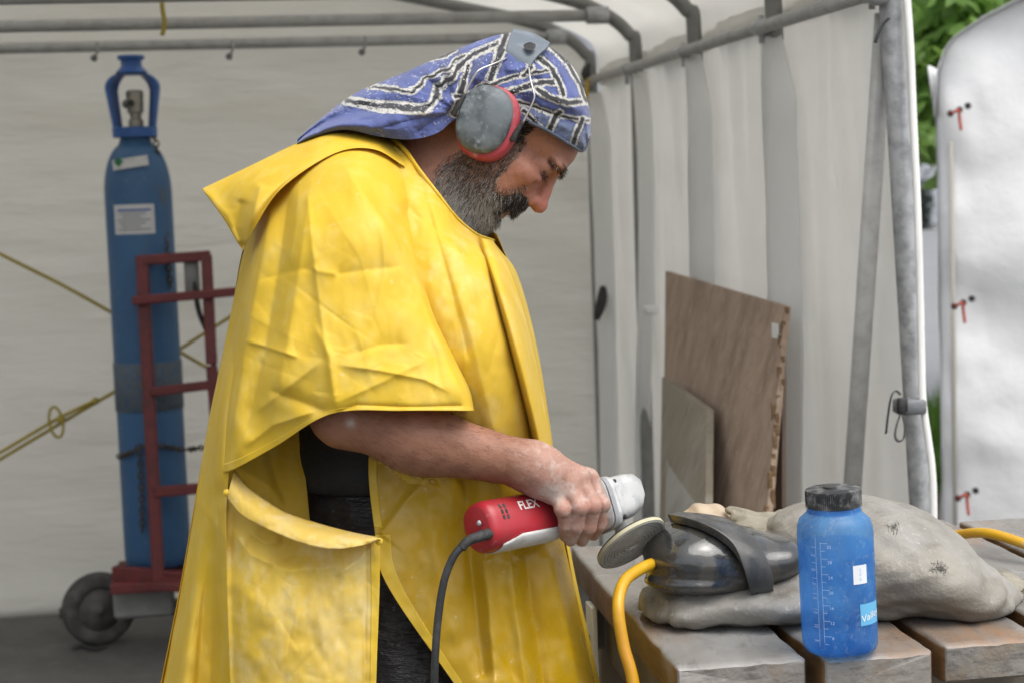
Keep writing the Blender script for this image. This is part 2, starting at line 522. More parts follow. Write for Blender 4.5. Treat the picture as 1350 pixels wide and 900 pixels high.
# covers -------------------------------------------------------------
def side_cover():
    ts = np.linspace(.015, LT + .03, 150); zs = np.linspace(0, EAVE - .03, 60)
    tt, zz = np.meshgrid(ts, zs)
    ph = (tt / BAY) % 1
    bulge = -.028 * np.sin(np.pi * ph) ** 2 * np.clip(zz / .3, 0, 1)
    wr = .010 * vnoise(tt * 5, zz * 1.2, 4) + .005 * vnoise(tt * 14, zz * 2.5, 8)
    ss = .034 + bulge * .6 + wr + .065 * (1 - zz / EAVE) * np.exp(-np.clip(tt, 0, 9) / .45)
    return np.stack([T0[0] + R_[0] * ss + A_[0] * tt, T0[1] + R_[1] * ss + A_[1] * tt, zz], -1)
solid(obj('side_wall', grid(side_cover()), m_tent, tent), .0012)
def left_cover():
    tt, zz = np.meshgrid(np.linspace(-.06, LT + .03, 30), np.linspace(0, EAVE - .03, 10))
    ss = -WT - .034
    return np.stack([T0[0] + R_[0] * ss + A_[0] * tt, T0[1] + R_[1] * ss + A_[1] * tt, zz], -1)
solid(obj('side_wall', grid(left_cover()), m_tent, tent), .0012)
# roof over the ribs
prof = catmull([(q[0] + (.034 if k < 4 else .01), q[2] + (.0 if k < 3 else .028)) for k, q in enumerate(rib_pts(0)) if k >= 2], 50)
prof = np.concatenate([[(.034, EAVE - .09)], prof])
prof2 = np.array([(-WT - p[0], p[1]) for p in prof[::-1]])
prof = np.concatenate([prof, prof2[1:]])
ts = np.linspace(-.06, LT + .03, 90)
P = np.zeros((len(ts), len(prof), 3))
for i, t in enumerate(ts):
    ph = (t / BAY) % 1
    sag = -.018 * math.sin(math.pi * ph) ** 2
    for j, (s, z) in enumerate(prof):
        P[i, j] = T(s, t, z + sag * min(1, j / 8) + .004 * math.sin(7 * t + 5 * s))
solid(obj('roof_cover', grid(P), m_tent, tent), .0012)
# back wall with gable
ss = np.linspace(.034, -WT - .034, 170)
top = np.interp(-ss, -np.array([.034, 0, -.1, -.25, -.7, -WT / 2, -WT + .7, -WT + .25, -WT + .1, -WT, -WT - .034]),
                np.array([EAVE - .03, EAVE + .02, EAVE + .1, EAVE + .16, EAVE + .26, EAVE + .57, EAVE + .26, EAVE + .16, EAVE + .1, EAVE + .02, EAVE - .03]))
vv = np.linspace(0, 1, 90)
zz = vv[:, None] * (top[None] + .0)
sS = np.broadcast_to(ss, zz.shape)
wr = .016 * vnoise(sS * 1.3, zz * 3.2, 12) + .009 * vnoise(sS * 4 + zz * 3, zz * 7, 15) + .01 * np.exp(-((zz - 1.7) / .04) ** 2)
tB = LT + .045 + wr - .03 * np.clip(.25 - zz, 0, .25) * 4
P = T0 + sS[..., None] * R_ + tB[..., None] * A_ + zz[..., None] * U_
solid(obj('back_wall', grid(P), m_tentback, tent), .0012)
# hanging cover flaps tied along the inner ribs (pale vertical folds)
for k, (tb, w, ztop, cover) in enumerate([(1 * BAY, .135, RAIL + .0, .012), (2 * BAY, .135, RAIL + .0, .012), (3 * BAY, .06, RAIL, -.088), (4 * BAY - .10, .16, RAIL - .02, .02)]):
    zs = np.linspace(.02, ztop, 60); us = np.linspace(0, 1, 24)
    uu, z2 = np.meshgrid(us, zs)
    dn = np.clip((ztop - z2) / ztop, 0, 1)
    width = w * (.10 + .90 * np.clip(dn * 11, 0, 1) ** .8) * (1 - .25 * dn)
    t2 = tb + cover * (np.clip(dn * 16, 0, 1) if k != 2 else 1 - 3.2 * dn ** 2) + .012 * np.sin(z2 * 5 + k * 2) - uu * width
    s2 = -.024 - .012 * np.sin(np.pi * uu ** .8) * (.7 + .3 * np.sin(z2 * 3 + k)) + .003 * vnoise(uu * 3, z2 * 3, 20 + k) + .034 * uu ** 3
    P = T0 + s2[..., None] * R_ + t2[..., None] * A_ + z2[..., None] * U_
    solid(obj('rib_flap', grid(P), m_flap, tent), .001)
# rolled hem of the cover hanging just outside the front post
m_hem = mat('white hem', (.8, .8, .78), .5, [('noise', (20, 20, 5), (.6, .6, .58), .5, .8)], [('noise', (60, 60, 3), .5, .006)])
hem = [(1195, -8), (1200, 60), (1205, 170), (1210, 280), (1213, 380), (1215, 470), (1217, 530), (1224, 580), (1229, 620), (1231, 680), (1232, 900)]
hp = catmull([K(x, y, 3.05) for x, y in hem], 60)
obj('cover_hem', join(tube(hp, .0042, 10, sy=1.6), tube(hp + R_ * .004 + A_ * .012, .003, 8)), m_hem, tent)
# front post: outer leg slightly splayed, drawn by its own sleeve
# buckled strap on the front post
c = K(1199, 535, 3.055)
st = obj('strap', join(box(c, R_ * .024, A_ * .024, U_ * .013, .003), ), m_greyweb, tent)
obj('buckle', join(box(K(1188, 535, 3.02), R_ * .007, A_ * .006, U_ * .015, .002), box(K(1194, 533, 3.02), R_ * .003, A_ * .004, U_ * .012, .001)), m_black, st)
def ribbon(P, w, wdir, t=.0012):
    P = np.asarray(P, float); wd = np.asarray(wdir, float)
    a, b = P - wd * w / 2, P + wd * w / 2
    return grid(np.stack([a, b], 1))
solid(obj('strap_tail', ribbon(catmull(KL([(1188, 520, 3.01), (1181, 515, 3.0), (1175, 522, 2.99), (1171, 545, 2.99), (1168, 571, 3.0)]), 24), .014, nrm(A_ + .6 * R_)), m_black, st), .002)
solid(obj('strap_loop', ribbon(catmull(KL([(1187, 545, 3.01), (1182, 560, 2.99), (1180, 574, 2.98), (1184, 581, 2.98), (1191, 578, 2.99), (1193, 562, 3.0), (1190, 546, 3.01)]), 30), .014, nrm(A_ + .6 * R_)), m_black, st), .002)
solid(obj('strap_tail', ribbon(catmull(KL([(1172, 24, 3.04), (1164, 32, 3.03), (1158, 44, 3.02), (1154, 57, 3.02)]), 16), .016, nrm(A_ + .8 * R_)), m_black, tent), .002)
# black strap ends at the back corner
for P in ([(776, 84, 5.6), (772, 96, 5.58), (777, 108, 5.58)], [(795, 378, 5.6), (793, 398, 5.57), (786, 422, 5.57)]):
    obj('strap_end', tube(catmull(KL(P), 12), [.006 + .012 * math.sin(math.pi * (k + 1.5) / 14) for k in range(12)], 8, sy=.5), m_black, tent)
m_ystrap = mat('yellow ratchet strap', (.55, .36, .02), .6)
obj('strap_end', tube(catmull(KL([(775, 106, 5.58), (774, 118, 5.57), (773, 134, 5.57)]), 10), .016, 8, sy=.4), m_ystrap, tent)
obj('strap_clip', box(K(858, 409, 4.98), R_ * .02, A_ * .02, U_ * .012, .003), m_hem, tent)
# hooks under the back tie bar
for hx, hy in ((128, 68), (306, 66), (481, 60)):
    p = catmull(KL([(hx, hy - 12, 5.35), (hx + 1, hy - 2, 5.33), (hx - 2, hy + 6, 5.32), (hx - 4, hy + 9, 5.33)]), 14)
    obj('hook', join(tube(p, .004, 8), lathe([(0, -.008), (.011, -.006), (.011, .006), (0, .008)], p[-1], A_, 12)), m_darkpipe, tent)
obj('roof_rope', tube(catmull(KL([(213, -20, 4.3), (214, 10, 4.3), (217, 30, 4.3), (214, 47, 4.3)]), 20), .006, 8), m_rope, tent)

# guy ropes in front of the back wall
r1 = KL([(-60, 303, 5.1), (0, 335, 5.12), (80, 375, 5.16), (152, 415, 5.2), (262, 478, 5.28), (330, 515, 5.36), (450, 582, 5.68)])
tag(obj('guy_rope', tube(catmull(r1, 40), .0055, 8), m_rope), 'thin yellow rope sloping down to the right behind the gas cylinder', 'rope')
r2 = [(-60, 641, 5.15), (0, 605, 5.15), (72, 562, 5.16), (128, 529, 5.18), (155, 513, 5.2), (245, 455, 5.28), (300, 420, 5.33), (340, 396, 5.38), (450, 330, 5.70)]
g = empty('guy_rope', K(0, 605, 5.15), 'doubled yellow rope with a knot and loop, sloping up behind the gas cylinder', 'rope')
obj('strand', tube(catmull(KL(r2), 50), .0055, 8), m_rope, g)
obj('strand', tube(catmull(KL([(-60, 632, 5.14), (0, 596, 5.14), (75, 552, 5.15), (126, 527, 5.17)]), 30), .0055, 8), m_rope, g)
for kq in (lathe([(0, -.014), (.012, -.008), (.015, 0), (.012, .008), (0, .014)], K(80, 552, 5.13), R_, 10), lathe([(0, -.012), (.01, -.007), (.012, 0), (.01, .007), (0, .012)], K(126, 528, 5.16), R_, 10)): obj('knot', kq, m_rope, g)
a = np.linspace(0, 6.283, 30)
obj('loop', tube(K(74 + 9 * np.cos(a) + 3 * np.sin(a), 556 + 20 * np.sin(a), 5.12), .0045, 8, cap=False), m_rope, g)

# ================================================================== boards leaning on the side wall
m_ply = mat('weathered plywood', (.37, .275, .205), .8, [('noise', (14, 14, 4), (.23, .16, .115), .42, .7), ('noise', (60, 60, 20), (.42, .33, .25), .5, .75), ('noise', (90, 90, 40), (.17, .11, .08), .6, .75)], [('noise', (60, 60, 6), .3, .003)])
m_plyg = mat('grey plywood', (.25, .215, .165), .75, [('noise', (10, 10, 2), (.33, .3, .25), .45, .7), ('noise', (40, 40, 5), (.16, .14, .11), .5, .8)], [('noise', (60, 60, 6), .3, .003)])
m_edge = mat('plywood edge', (.16, .09, .045), .85, [('noise', (80, 80, 200), (.3, .2, .1), .4, .7)], [('noise', 200, .8, .004)])
def slab(corners, thick, ndir, wobble=.0, seed=0):
    """board from four corner points (tl,tr,br,bl), thickness along ndir, slightly ragged right edge"""
    tl, tr, br, bl = (np.asarray(c, float) for c in corners)
    nv, nu = 40, 12
    v = np.linspace(0, 1, nv)[:, None, None]; u = np.linspace(0, 1, nu)[None, :, None]
    P = (tl * (1 - u) + tr * u) * (1 - v) + (bl * (1 - u) + br * u) * v
    if wobble:
        w = wobble * vnoise(np.linspace(0, 9, nv), np.zeros(nv), seed)
        P[:, -1] += (w[:, None]) * nrm(tr - tl)
    nd = np.asarray(ndir, float) * thick
    a, fa = grid(P); b, fb = grid(P + nd)
    n = nv * nu
    f = [q[::-1] for q in fa] + [tuple(i + n for i in q) for q in fb]
    ring = [j for j in range(nu)] + [i * nu + nu - 1 for i in range(1, nv)] + [(nv - 1) * nu + j for j in range(nu - 2, -1, -1)] + [i * nu for i in range(nv - 2, 0, -1)]
    f += [(ring[i], ring[(i + 1) % len(ring)], ring[(i + 1) % len(ring)] + n, ring[i] + n) for i in range(len(ring))]
    return np.concatenate([a, b]), f
nleft = nrm(-R_ + .1 * U_)
# large board : top left (883,358), top right (1041,404), bottom on the ground
def wallpt(px, py, s):
    """point on the plane parallel to the side wall at offset s"""
    r = K(px, py, 1.0) - CMn[:3, 3]
    t = ((T0 - CMn[:3, 3]) @ R_ + s) / (r @ R_)
    return CMn[:3, 3] + r * t
bt1, bt2 = wallpt(883, 358, -.06), wallpt(1041, 404, -.06)
bb1, bb2 = wallpt(877, 900, -.26), wallpt(1004, 850, -.26)
bb1 = bt1 + (bb1 - bt1) * (bt1[2] / (bt1[2] - bb1[2])); bb2 = bt2 + (bb2 - bt2) * (bt2[2] / (bt2[2] - bb2[2]))
b = empty('plywood_board', (bb1 + bb2) / 2, 'large brown weathered plywood board leaning on the tent side', 'board', None)
obj('sheet', slab((bt1, bt2, bb2, bb1), .012, nleft, .006, 3), m_ply, b, smooth=True, angle=40)
rag = []
for q in np.linspace(0.02, .95, 46):
    p = bt2 * (1 - q) + bb2 * q + nleft * .007
    rag.append(box(p + rng.normal(0, .004, 3), R_ * .004, A_ * .004, U_ * rng.uniform(.012, .022), .001))
obj('ragged_edge', join(*rag), m_edge, b, smooth=False)
c = wallpt(1034, 437, -.075)
obj('paper_scrap', box(c + nleft * .02, nleft * .002, A_ * .018, U_ * .016, 0), m_hem, b, smooth=False)
p1, p2 = wallpt(1010, 470, -.05), wallpt(1036, 470, -.05)
p3, p4 = wallpt(1036, 860, -.12), wallpt(1000, 860, -.12)
m_pink = mat('dull pink board', (.27, .2, .165), .8, [('noise', (10, 10, 2), (.2, .15, .12), .4, .7)])
q3, q4 = p2 + (p3 - p2) * (p2[2] / (p2[2] - p3[2])), p1 + (p4 - p1) * (p1[2] / (p1[2] - p4[2]))
tag(obj('hardboard', slab((p1, p2, q3, q4), .008, nleft), m_pink, angle=40), 'dull pinkish hardboard strip behind the large plywood board', 'board')
s1, s2 = wallpt(881, 497, -.17), wallpt(941, 540, -.17)
s3, s4 = wallpt(937, 860, -.35), wallpt(876, 900, -.35)
s3 = s2 + (s3 - s2) * (s2[2] / (s2[2] - s3[2])); s4 = s1 + (s4 - s1) * (s1[2] / (s1[2] - s4[2]))
tag(obj('small_board', slab((s1, s2, s3, s4), .016, nleft, .002, 5), m_plyg, angle=40), 'small grey-brown plywood board leaning against the larger brown board', 'board')
s1, s2 = wallpt(884, 556, -.20), wallpt(932, 597, -.20)
s3, s4 = wallpt(930, 860, -.38), wallpt(880, 900, -.38)
s3 = s2 + (s3 - s2) * (s2[2] / (s2[2] - s3[2])); s4 = s1 + (s4 - s1) * (s1[2] / (s1[2] - s4[2]))
m_palep = mat('pale grey panel', (.34, .33, .29), .7, [('noise', (14, 14, 3), (.2, .19, .16), .5, .75)])
tag(obj('grey_panel', slab((s1, s2, s3, s4), .01, nleft, .002, 6), m_palep, angle=40), 'pale grey panel with broken upper edge in front of the small board', 'board')

# ================================================================== neighbouring white tent
oc = K(1258, 100, 6.0); oc[2] = 0
PH = math.radians(17)
r2_ = np.array([math.cos(PH), -math.sin(PH), 0]); a2_ = np.array([math.sin(PH), math.cos(PH), 0])
def T2(s, t, z): return oc + r2_ * s + a2_ * t + U_ * z
nt = empty('white_tent', T2(1.3, 1.5, 0), 'bright white closed tent beside the tree, laced with red cords', 'tent')
E2 = K(1240, 92, 6.0)[2]
def gab(s): return np.interp(s, [-.075, -.06, -.03, .0, .1, .3, 1.6, 2.9, 3.1, 3.2], [E2 - .25, E2 - .02, E2 + .06, E2 + .10, E2 + .165, E2 + .26, E2 + .95, E2 + .26, E2 + .16, E2])
ss = np.concatenate([np.linspace(-.06, .1, 16), np.linspace(.12, 3.2, 50)])
vv = np.linspace(0, 1, 70)
zz = vv[:, None] * gab(ss)[None]
sS = np.broadcast_to(ss, zz.shape)
tt = -.04 + .05 * np.exp(-(sS + .06) / .025) + .02 * vnoise(sS * 4, zz * 3, 33) + .05 * vnoise(sS * 1.2 + zz, zz * 1.2, 35)
solid(obj('front_wall', grid(oc + sS[..., None] * r2_ + tt[..., None] * a2_ + zz[..., None] * U_), m_tentout, nt), .0012)
zs = np.linspace(0, E2 + .02, 60); tsd = np.linspace(.02, 3, 16)
t3, z3 = np.meshgrid(tsd, zs)
s3_ = -.065 - .02 * np.sin(z3 * 4) * 0 + .006 * vnoise(t3 * 4, z3 * 3, 40) + .03 * np.clip((z3 - E2 + .2) / .2, 0, 1) * np.exp(-t3 / .3) * -1
solid(obj('side_wall', grid(oc + s3_[..., None] * r2_ + t3[..., None] * a2_ + z3[..., None] * U_), m_tentout, nt), .0012)
sr = np.concatenate([np.linspace(-.07, .1, 14), np.linspace(.14, 3.2, 40)])
P = np.array([[T2(s, t, gab(s) + .008) for s in sr] for t in np.linspace(-.07, 3, 20)])
solid(obj('roof', grid(P), m_tentout, nt), .0012)
m_dgap = mat('shaded lining', (.42, .4, .36), .8)
obj('seam_gap', box(T2(-.012, -.03, .78), r2_ * .008, a2_ * .004, U_ * .70, .002), m_dgap, nt)
m_red = mat('red bungee cord', (.42, .06, .035), .5)
for yy in (146, 400, 652):
    x = 1253 + (yy - 146) * .02
    cd = obj('lacing_cord', tube(catmull(KL([(x, yy + 4, 5.86), (x + 7, yy + 1, 5.83), (x + 11, yy, 5.83), (x + 12, yy + 10, 5.84), (x + 14, yy + 26, 5.84)]), 24), .0055, 8), m_red, nt)
    for dx, dy in ((0, 4), (12, -1), (23, -6)):
        q = K(x + dx, yy + dy, 5.86)
        ri = lathe([(.006, -.003), (.011, -.002), (.012, .001), (.010, .004), (.006, .003)], q, -a2_, 16)
        obj('eyelet', ri, m_black, nt)
zs = np.linspace(0, .22, 10)
P = np.stack([[T2(s, -.1 - .9 * (1 - z / .22) * (.3 + s * .3), z * .9 + .01) for s in np.linspace(.02, 1.6, 12)] for z in zs])

# ================================================================== tree beyond the tents
m_bark = mat('bark', (.12, .1, .08), .9, [('noise', (20, 20, 4), (.06, .05, .04), .4, .7)], [('noise', (40, 40, 8), .8, .01)])
m_leaf = mat('leaf', (.13, .24, .055), .45, [('noise', 1.7, (.2, .32, .09), .4, .65), ('noise', 6, (.08, .17, .04), .5, .7)], trans=.5, tcol=(.36, .55, .14))
tb = K(1330, 100, 9.5); tb[2] = 0
tree = empty('leafy_tree', tb, 'bright green broadleaf tree beyond the gap between the two tents', 'tree')
top = tb + np.array([0, 0, 4.2])
trunk = [tube(catmull([tb, tb + [.05, .02, 1.2], tb + [-.03, .05, 2.4], top], 30), np.linspace(.14, .05, 30), 12)]
tips = []
for k in range(16):
    z = rng.uniform(2.0, 3.8)
    a = rng.uniform(0, 6.28)
    L_ = rng.uniform(.7, 1.5)
    p0 = tb + np.array([0, 0, z]); p2 = p0 + np.array([math.cos(a) * L_, math.sin(a) * L_, rng.uniform(.05, .5)])
    trunk.append(tube(catmull([p0, (p0 + p2) / 2 + [0, 0, .15], p2], 12), np.linspace(.035, .008, 12), 7))
    tips.append((p0, p2))
for q in ((1215, 60), (1225, 150), (1232, 20), (1270, -40), (1222, 110), (1216, 140)):      # limbs reaching over the gap
    p2 = K(q[0], q[1], 8.6); p0 = tb + np.array([0, 0, 1.9])
    trunk.append(tube(catmull([p0, (p0 + p2) / 2 + [0, 0, .12], p2], 12), np.linspace(.03, .006, 12), 7))
    tips.append((p0, p2)); tips.append((p0, p2))
obj('trunk', join(*trunk), m_bark, tree)
V, Fc = [], []
def leaf(p, L_, d, nrmv):
    d = nrm(d); s = nrm(np.cross(d, nrmv)); n_ = np.cross(s, d)
    k = len(V)
    w = L_ * .2
    V.extend([p, p + d * L_ * .3 + s * w * .8, p + d * L_ * .65 + s * w, p + d * L_ - n_ * L_ * .12, p + d * L_ * .65 - s * w, p + d * L_ * .3 - s * w * .8, p + d * L_ * .5 + n_ * L_ * .06])
    for i in range(6): Fc.append((k + i, k + (i + 1) % 6, k + 6))
for p0, p2 in tips:
    for c in range(26):
        q = rng.uniform(.35, 1.05); c0 = p0 * (1 - q) + p2 * q + rng.normal(0, .13, 3)
        for l in range(7):                    # a hand of leaflets
            a = rng.uniform(0, 6.28)
            leaf(c0 + rng.normal(0, .015, 3), rng.uniform(.10, .2), np.array([math.cos(a), math.sin(a), rng.uniform(-1.3, -.1)]), rng.normal(0, 1, 3) + [0, 0, 1])
obj('crown', (np.array(V), Fc), m_leaf, tree, smooth=False)

# dark shrub at the far side of the road, pale low wall behind
m_shrub = mat('dark shrub', (.03, .04, .035), .8, [('noise', 3, (.07, .08, .07), .4, .7)])
sb = onz(1217, 303, 0)
V, Fc = [], []
for i in range(700):
    p = sb + np.array([rng.normal(0, .11), rng.normal(0, .2), abs(rng.normal(.6, .38))])
    leaf(p, .14, rng.normal(0, 1, 3), rng.normal(0, 1, 3))
sh = empty('roadside_shrub', sb, 'small dark shrub standing across the grey road', 'shrub')
obj('foliage', (np.array(V), Fc), m_shrub, sh, smooth=False)
obj('stem', tube([sb, sb + [.02, 0, .3], sb + [0, .02, .9]], [.04, .03, .015], 8), m_bark, sh)
m_wall = mat('pale render', (.42, .44, .48), .8, [('noise', .8, (.3, .31, .34), .4, .7)])
wb = onz(1240, 300, 0)
hs = empty('far_building', wb + A_ * 4, 'plain pale grey building across the road, seen between the tents', 'building')
obj('wall', box(wb + [0, 6, 3.0], [14, 0, 0], [0, 4, 0], [0, 0, 3.0], .02), m_wall, hs, smooth=False)
obj('roof', box(wb + [0, 6, 6.15], [14.4, 0, 0], [0, 4.4, 0], [0, 0, .15], .02), m_darkpipe, hs, smooth=False)
# ================================================================== gas cylinder and hand truck
m_blue = mat('blue cylinder paint', (.042, .12, .25), .5, [('noise', 3, (.033, .095, .2), .4, .7), ('noise', (9, 9, 5), (.10, .09, .07), .66, .78), ('noise', 40, (.09, .17, .28), .6, .8)], [('noise', 30, .15, .003)])
m_blue2 = mat('bright blue plastic cap', (.025, .10, .33), .4, [('noise', 9, (.03, .085, .25), .45, .7)])
m_brass = mat('dull valve metal', (.32, .3, .25), .45, [('noise', 30, (.2, .19, .15), .4, .7)], metal=.4)
m_label = mat('paper label', (.55, .55, .55), .6, [('noise', (15, 15, 15), (.4, .4, .42), .5, .8), ('wave', (0, 0, 90), (.33, .34, .36), .55, .75, 2, .5)])
m_chain = mat('rusty chain', (.07, .055, .04), .7, [('noise', 60, (.14, .08, .04), .45, .7)], metal=.4)
cb = K(209, 745, 5.15)
ct = K(182, 78, 5.15)
CZ = cb[2]
cyl = empty('gas_cylinder', cb, 'tall blue gas cylinder with guard cap strapped to a red hand truck', 'gas cylinder')
Rr = .100
Ht = ct[2] - cb[2]
zs_ = Ht - .245                       # shoulder top
prof = [(0, 0), (Rr * .8, 0), (Rr * .97, .015), (Rr, .04), (Rr, zs_ - .17)] + [(Rr * math.cos(a) * .62 + Rr * .38 if a < 1.2 else Rr * (.38 + .62 * math.cos(a)), zs_ - .17 + .15 * math.sin(a)) for a in np.linspace(.1, 1.35, 12)] + [(.045, zs_ - .005), (.043, zs_ + .02), (0, zs_ + .02)]
obj('body', lathe(prof, cb, U_, 64), m_blue, cyl, angle=50)
cb2 = cb + U_ * zs_
guard = []
guard.append(lathe([(.058, 0), (.066, .0), (.067, .028), (.058, .03), (.056, .015), (.058, 0)], cb2, U_, 40))
for a0 in (math.pi * .93, math.pi * .07):    # side arches seen left and right, one behind
    for sg in (0,):
        rows = []
        for q in np.linspace(0, 1, 22):
            if q < .62:
                r, z = .062 + .020 * q / .62, .012 + .135 * q / .62
            else:
                w = (q - .62) / .38 * math.pi / 2
                r, z = .028 + .054 * math.cos(w), .147 + .045 * math.sin(w)
            half = .62 + .5 * max(0, q - .6)
            rows.append([(r * math.cos(a0 + e), -r * math.sin(a0 + e) if False else r * math.sin(a0 + e), z) for e in np.linspace(-half, half, 9)])
        P = np.array(rows)
        inner = P * np.array([.87, .87, 1]) + np.array([0, 0, -.004])
        sh = grid(P); ih = grid(inner)
        n = P.shape[0] * P.shape[1]; nu = 9; nv = 22
        ring = [j for j in range(nu)] + [i * nu + nu - 1 for i in range(1, nv)] + [(nv - 1) * nu + j for j in range(nu - 2, -1, -1)] + [i * nu for i in range(nv - 2, 0, -1)]
        f = sh[1] + [tuple(i + n for i in q[::-1]) for q in ih[1]] + [(ring[i], ring[i] + n, ring[(i + 1) % len(ring)] + n, ring[(i + 1) % len(ring)]) for i in range(len(ring))]
        v = np.concatenate([sh[0], ih[0]])
        guard.append((v @ np.array([R_, A_, U_]) + cb2, f))
guard.append(lathe([(0, .186), (.04, .186), (.048, .192), (.036, .206), (.031, .212), (.031, .228), (.040, .233), (.040, .243), (0, .245)], cb2, U_, 40))
obj('guard_cap', join(*guard), m_blue2, cyl, angle=45)
vv_ = obj('valve', join(lathe([(.022, .0), (.022, .04), (.016, .045), (.018, .06), (.024, .065), (.026, .125), (.02, .13), (0, .13)], cb2 + U_ * .01 + R_ * .005, U_, 20),
                 tube([cb2 + U_ * .10 + R_ * -.02 - A_ * .0, cb2 + U_ * .10 - R_ * .005 - A_ * .035], .014, 14)), m_brass, cyl, angle=40)
obj('outlet', tube([cb2 + U_ * .10 - R_ * .005 - A_ * .034, cb2 + U_ * .10 - R_ * .005 - A_ * .042], .0105, 14), m_black, vv_)
def on_cyl(px, py, w, h, name, m, rot=0.0, push=.0012, nx=14):
    """curved label patch on the cylinder body, width w, height h (m)"""
    c = K(px, py, 5.15 - Rr)
    e = c - cb; z0 = e[2]; a0 = math.atan2((e @ A_), (e @ R_))
    a0 = -math.acos(np.clip((e @ R_) / Rr, -1, 1))
    rr = Rr + push
    us = np.linspace(-.5, .5, nx); vs = np.linspace(-.5, .5, 4)
    P = np.zeros((4, nx, 3))
    for i, v in enumerate(vs):
        for j, u in enumerate(us):
            x, y = u * w, v * h
            x, y = x * math.cos(rot) - y * math.sin(rot), x * math.sin(rot) + y * math.cos(rot)
            a = a0 + x / Rr
            P[i, j] = cb + R_ * rr * math.cos(a) + A_ * rr * math.sin(a) + U_ * (z0 + y)
    return obj(name, grid(P), m, cyl)
lab_ = on_cyl(179, 289, .125, .088, 'label', m_label)
m_ink = mat('faded print', (.16, .17, .2), .7)
for k in range(7):
    on_cyl(179 - (k % 3) * 1.5, 277 + k * 4.2, .10 - .022 * (k % 3), .003 if k else .006, 'label_print', m_ink if k else m_blue2, 0, .0022)
# the stencil band near the shoulder
lb = on_cyl(174, 216, .11, .030, 'label', mat('white hazard label', (.6, .6, .58), .6, [('noise', 60, (.45, .47, .45), .5, .7)]), .12, .0015)
on_cyl(160, 215, .022, .022, 'hazard_diamond', mat('green diamond', (.02, .16, .06), .6), math.pi / 4 + .1, .0028, 6)
# scuff net
m_net = mat('scuff net', (.035, .085, .16), .6, [('voredge', (70, 70, 50), (.09, .11, .13), .0, .1)], [('voredge', (70, 70, 50), .6, .004)])
obj('scuff_net', lathe([(Rr + .0015, 0), (Rr + .003, .002), (Rr + .003, .145), (Rr + .0015, .147)], cb + U_ * (K(200, 541, 5.05)[2] - CZ), U_, 64), m_net, cyl)
def chain(P, link=.024, r=.0026):
    P = catmull(P, 200); d = np.concatenate([[0], np.cumsum(np.linalg.norm(np.diff(P, axis=0), axis=1))])
    n = max(2, int(d[-1] / (link * .72))); out = []
    for i in range(n):
        s = (i + .5) / n * d[-1]
        c = np.array([np.interp(s, d, P[:, k]) for k in range(3)])
        c2 = np.array([np.interp(min(s + .003, d[-1]), d, P[:, k]) for k in range(3)]); c1 = np.array([np.interp(max(s - .003, 0), d, P[:, k]) for k in range(3)])
        t = nrm(c2 - c1); u = nrm(np.cross(t, A_)); w = np.cross(t, u)
        if i % 2: u = w
        a = np.linspace(0, 6.283, 11)
        out.append(tube(c + np.outer(np.cos(a) * link * .5, t) + np.outer(np.sin(a) * link * .3, u), r, 5, cap=False))
    return join(*out)
ch = tag(obj('safety_chain', chain(KL([(200, 175, 5.06), (206, 190, 5.0), (210, 225, 5.03), (216, 290, 5.02), (221, 340, 5.01), (225, 380, 5.02)])), m_chain), 'thin rusty chain hanging down the front of the blue gas cylinder', 'chain', kind=None)
ch2 = obj('safety_chain', chain(KL([(155, 602, 5.06), (172, 596, 5.0), (188, 588, 4.99), (215, 588, 5.0), (245, 592, 5.06), (262, 590, 5.0), (300, 586, 4.95)])), m_chain)
tag(ch2, 'rusty chain wrapped across the lower part of the blue gas cylinder', 'chain')
ch3 = obj('safety_chain', chain(KL([(184, 592, 4.98), (186, 640, 5.0), (188, 700, 5.01)])), m_chain)
tag(ch3, 'short chain end dangling below the chain wrapped round the cylinder', 'chain')

m_redp = mat('dark red paint', (.14, .025, .025), .55, [('noise', 25, (.09, .02, .02), .4, .7), ('noise', 12, (.16, .09, .07), .64, .75)])
m_rub = mat('dusty rubber', (.06, .058, .055), .9, [('noise', 30, (.12, .115, .105), .45, .75)], [('noise', 80, .4, .004)])
m_rim = mat('dirty wheel rim', (.09, .085, .08), .7, [('noise', 30, (.15, .14, .13), .45, .75)])
tr = empty('hand_truck', onz(200, 850, 0), 'dark red welded hand truck carrying the blue gas cylinder', 'hand truck')
def sq(a, b, w=.03, h=.03): return bar(K(*a), K(*b), w, h, up=A_, bevel=.004)
obj('upright', sq((187, 342, 4.93), (209, 765, 4.96), .036), m_redp, tr, smooth=False)
obj('upright', sq((272, 336, 4.93), (279, 480, 4.93), .033), m_redp, tr, smooth=False)
obj('upright', sq((279, 482, 4.93), (300, 765, 4.96), .033), m_redp, tr, smooth=False)
obj('cross_bar', sq((180, 344, 4.93), (277, 337, 4.93), .03), m_redp, tr, smooth=False)
obj('cross_bar', sq((175, 397, 4.90), (330, 383, 4.90), .026), m_redp, tr, smooth=False)
obj('cross_bar', sq((198, 516, 4.93), (300, 504, 4.93), .026), m_redp, tr, smooth=False)
obj('cross_bar', sq((204, 648, 4.94), (300, 640, 4.94), .03), m_redp, tr, smooth=False)
zpl = CZ - .004
pc = np.array([cb[0], cb[1], 0])
obj('platform', box(pc + U_ * (zpl - .015) - A_ * .04 + R_ * .06, R_ * .19, A_ * .17, U_ * .015, .003), m_redp, tr, smooth=False)
obj('side_beam', bar(K(150, 755, 5.0), K(330, 770, 4.9), .03, .045, up=U_), m_redp, tr, smooth=False)
obj('toe_plate', bar(K(205, 768, 4.9), K(330, 778, 4.86), .09, .02, up=U_), m_redp, tr, smooth=False)
obj('axle_plate', box(K(190, 790, 5.06), R_ * .09, A_ * .03, U_ * .05, .01), m_darkpipe, tr, smooth=False)
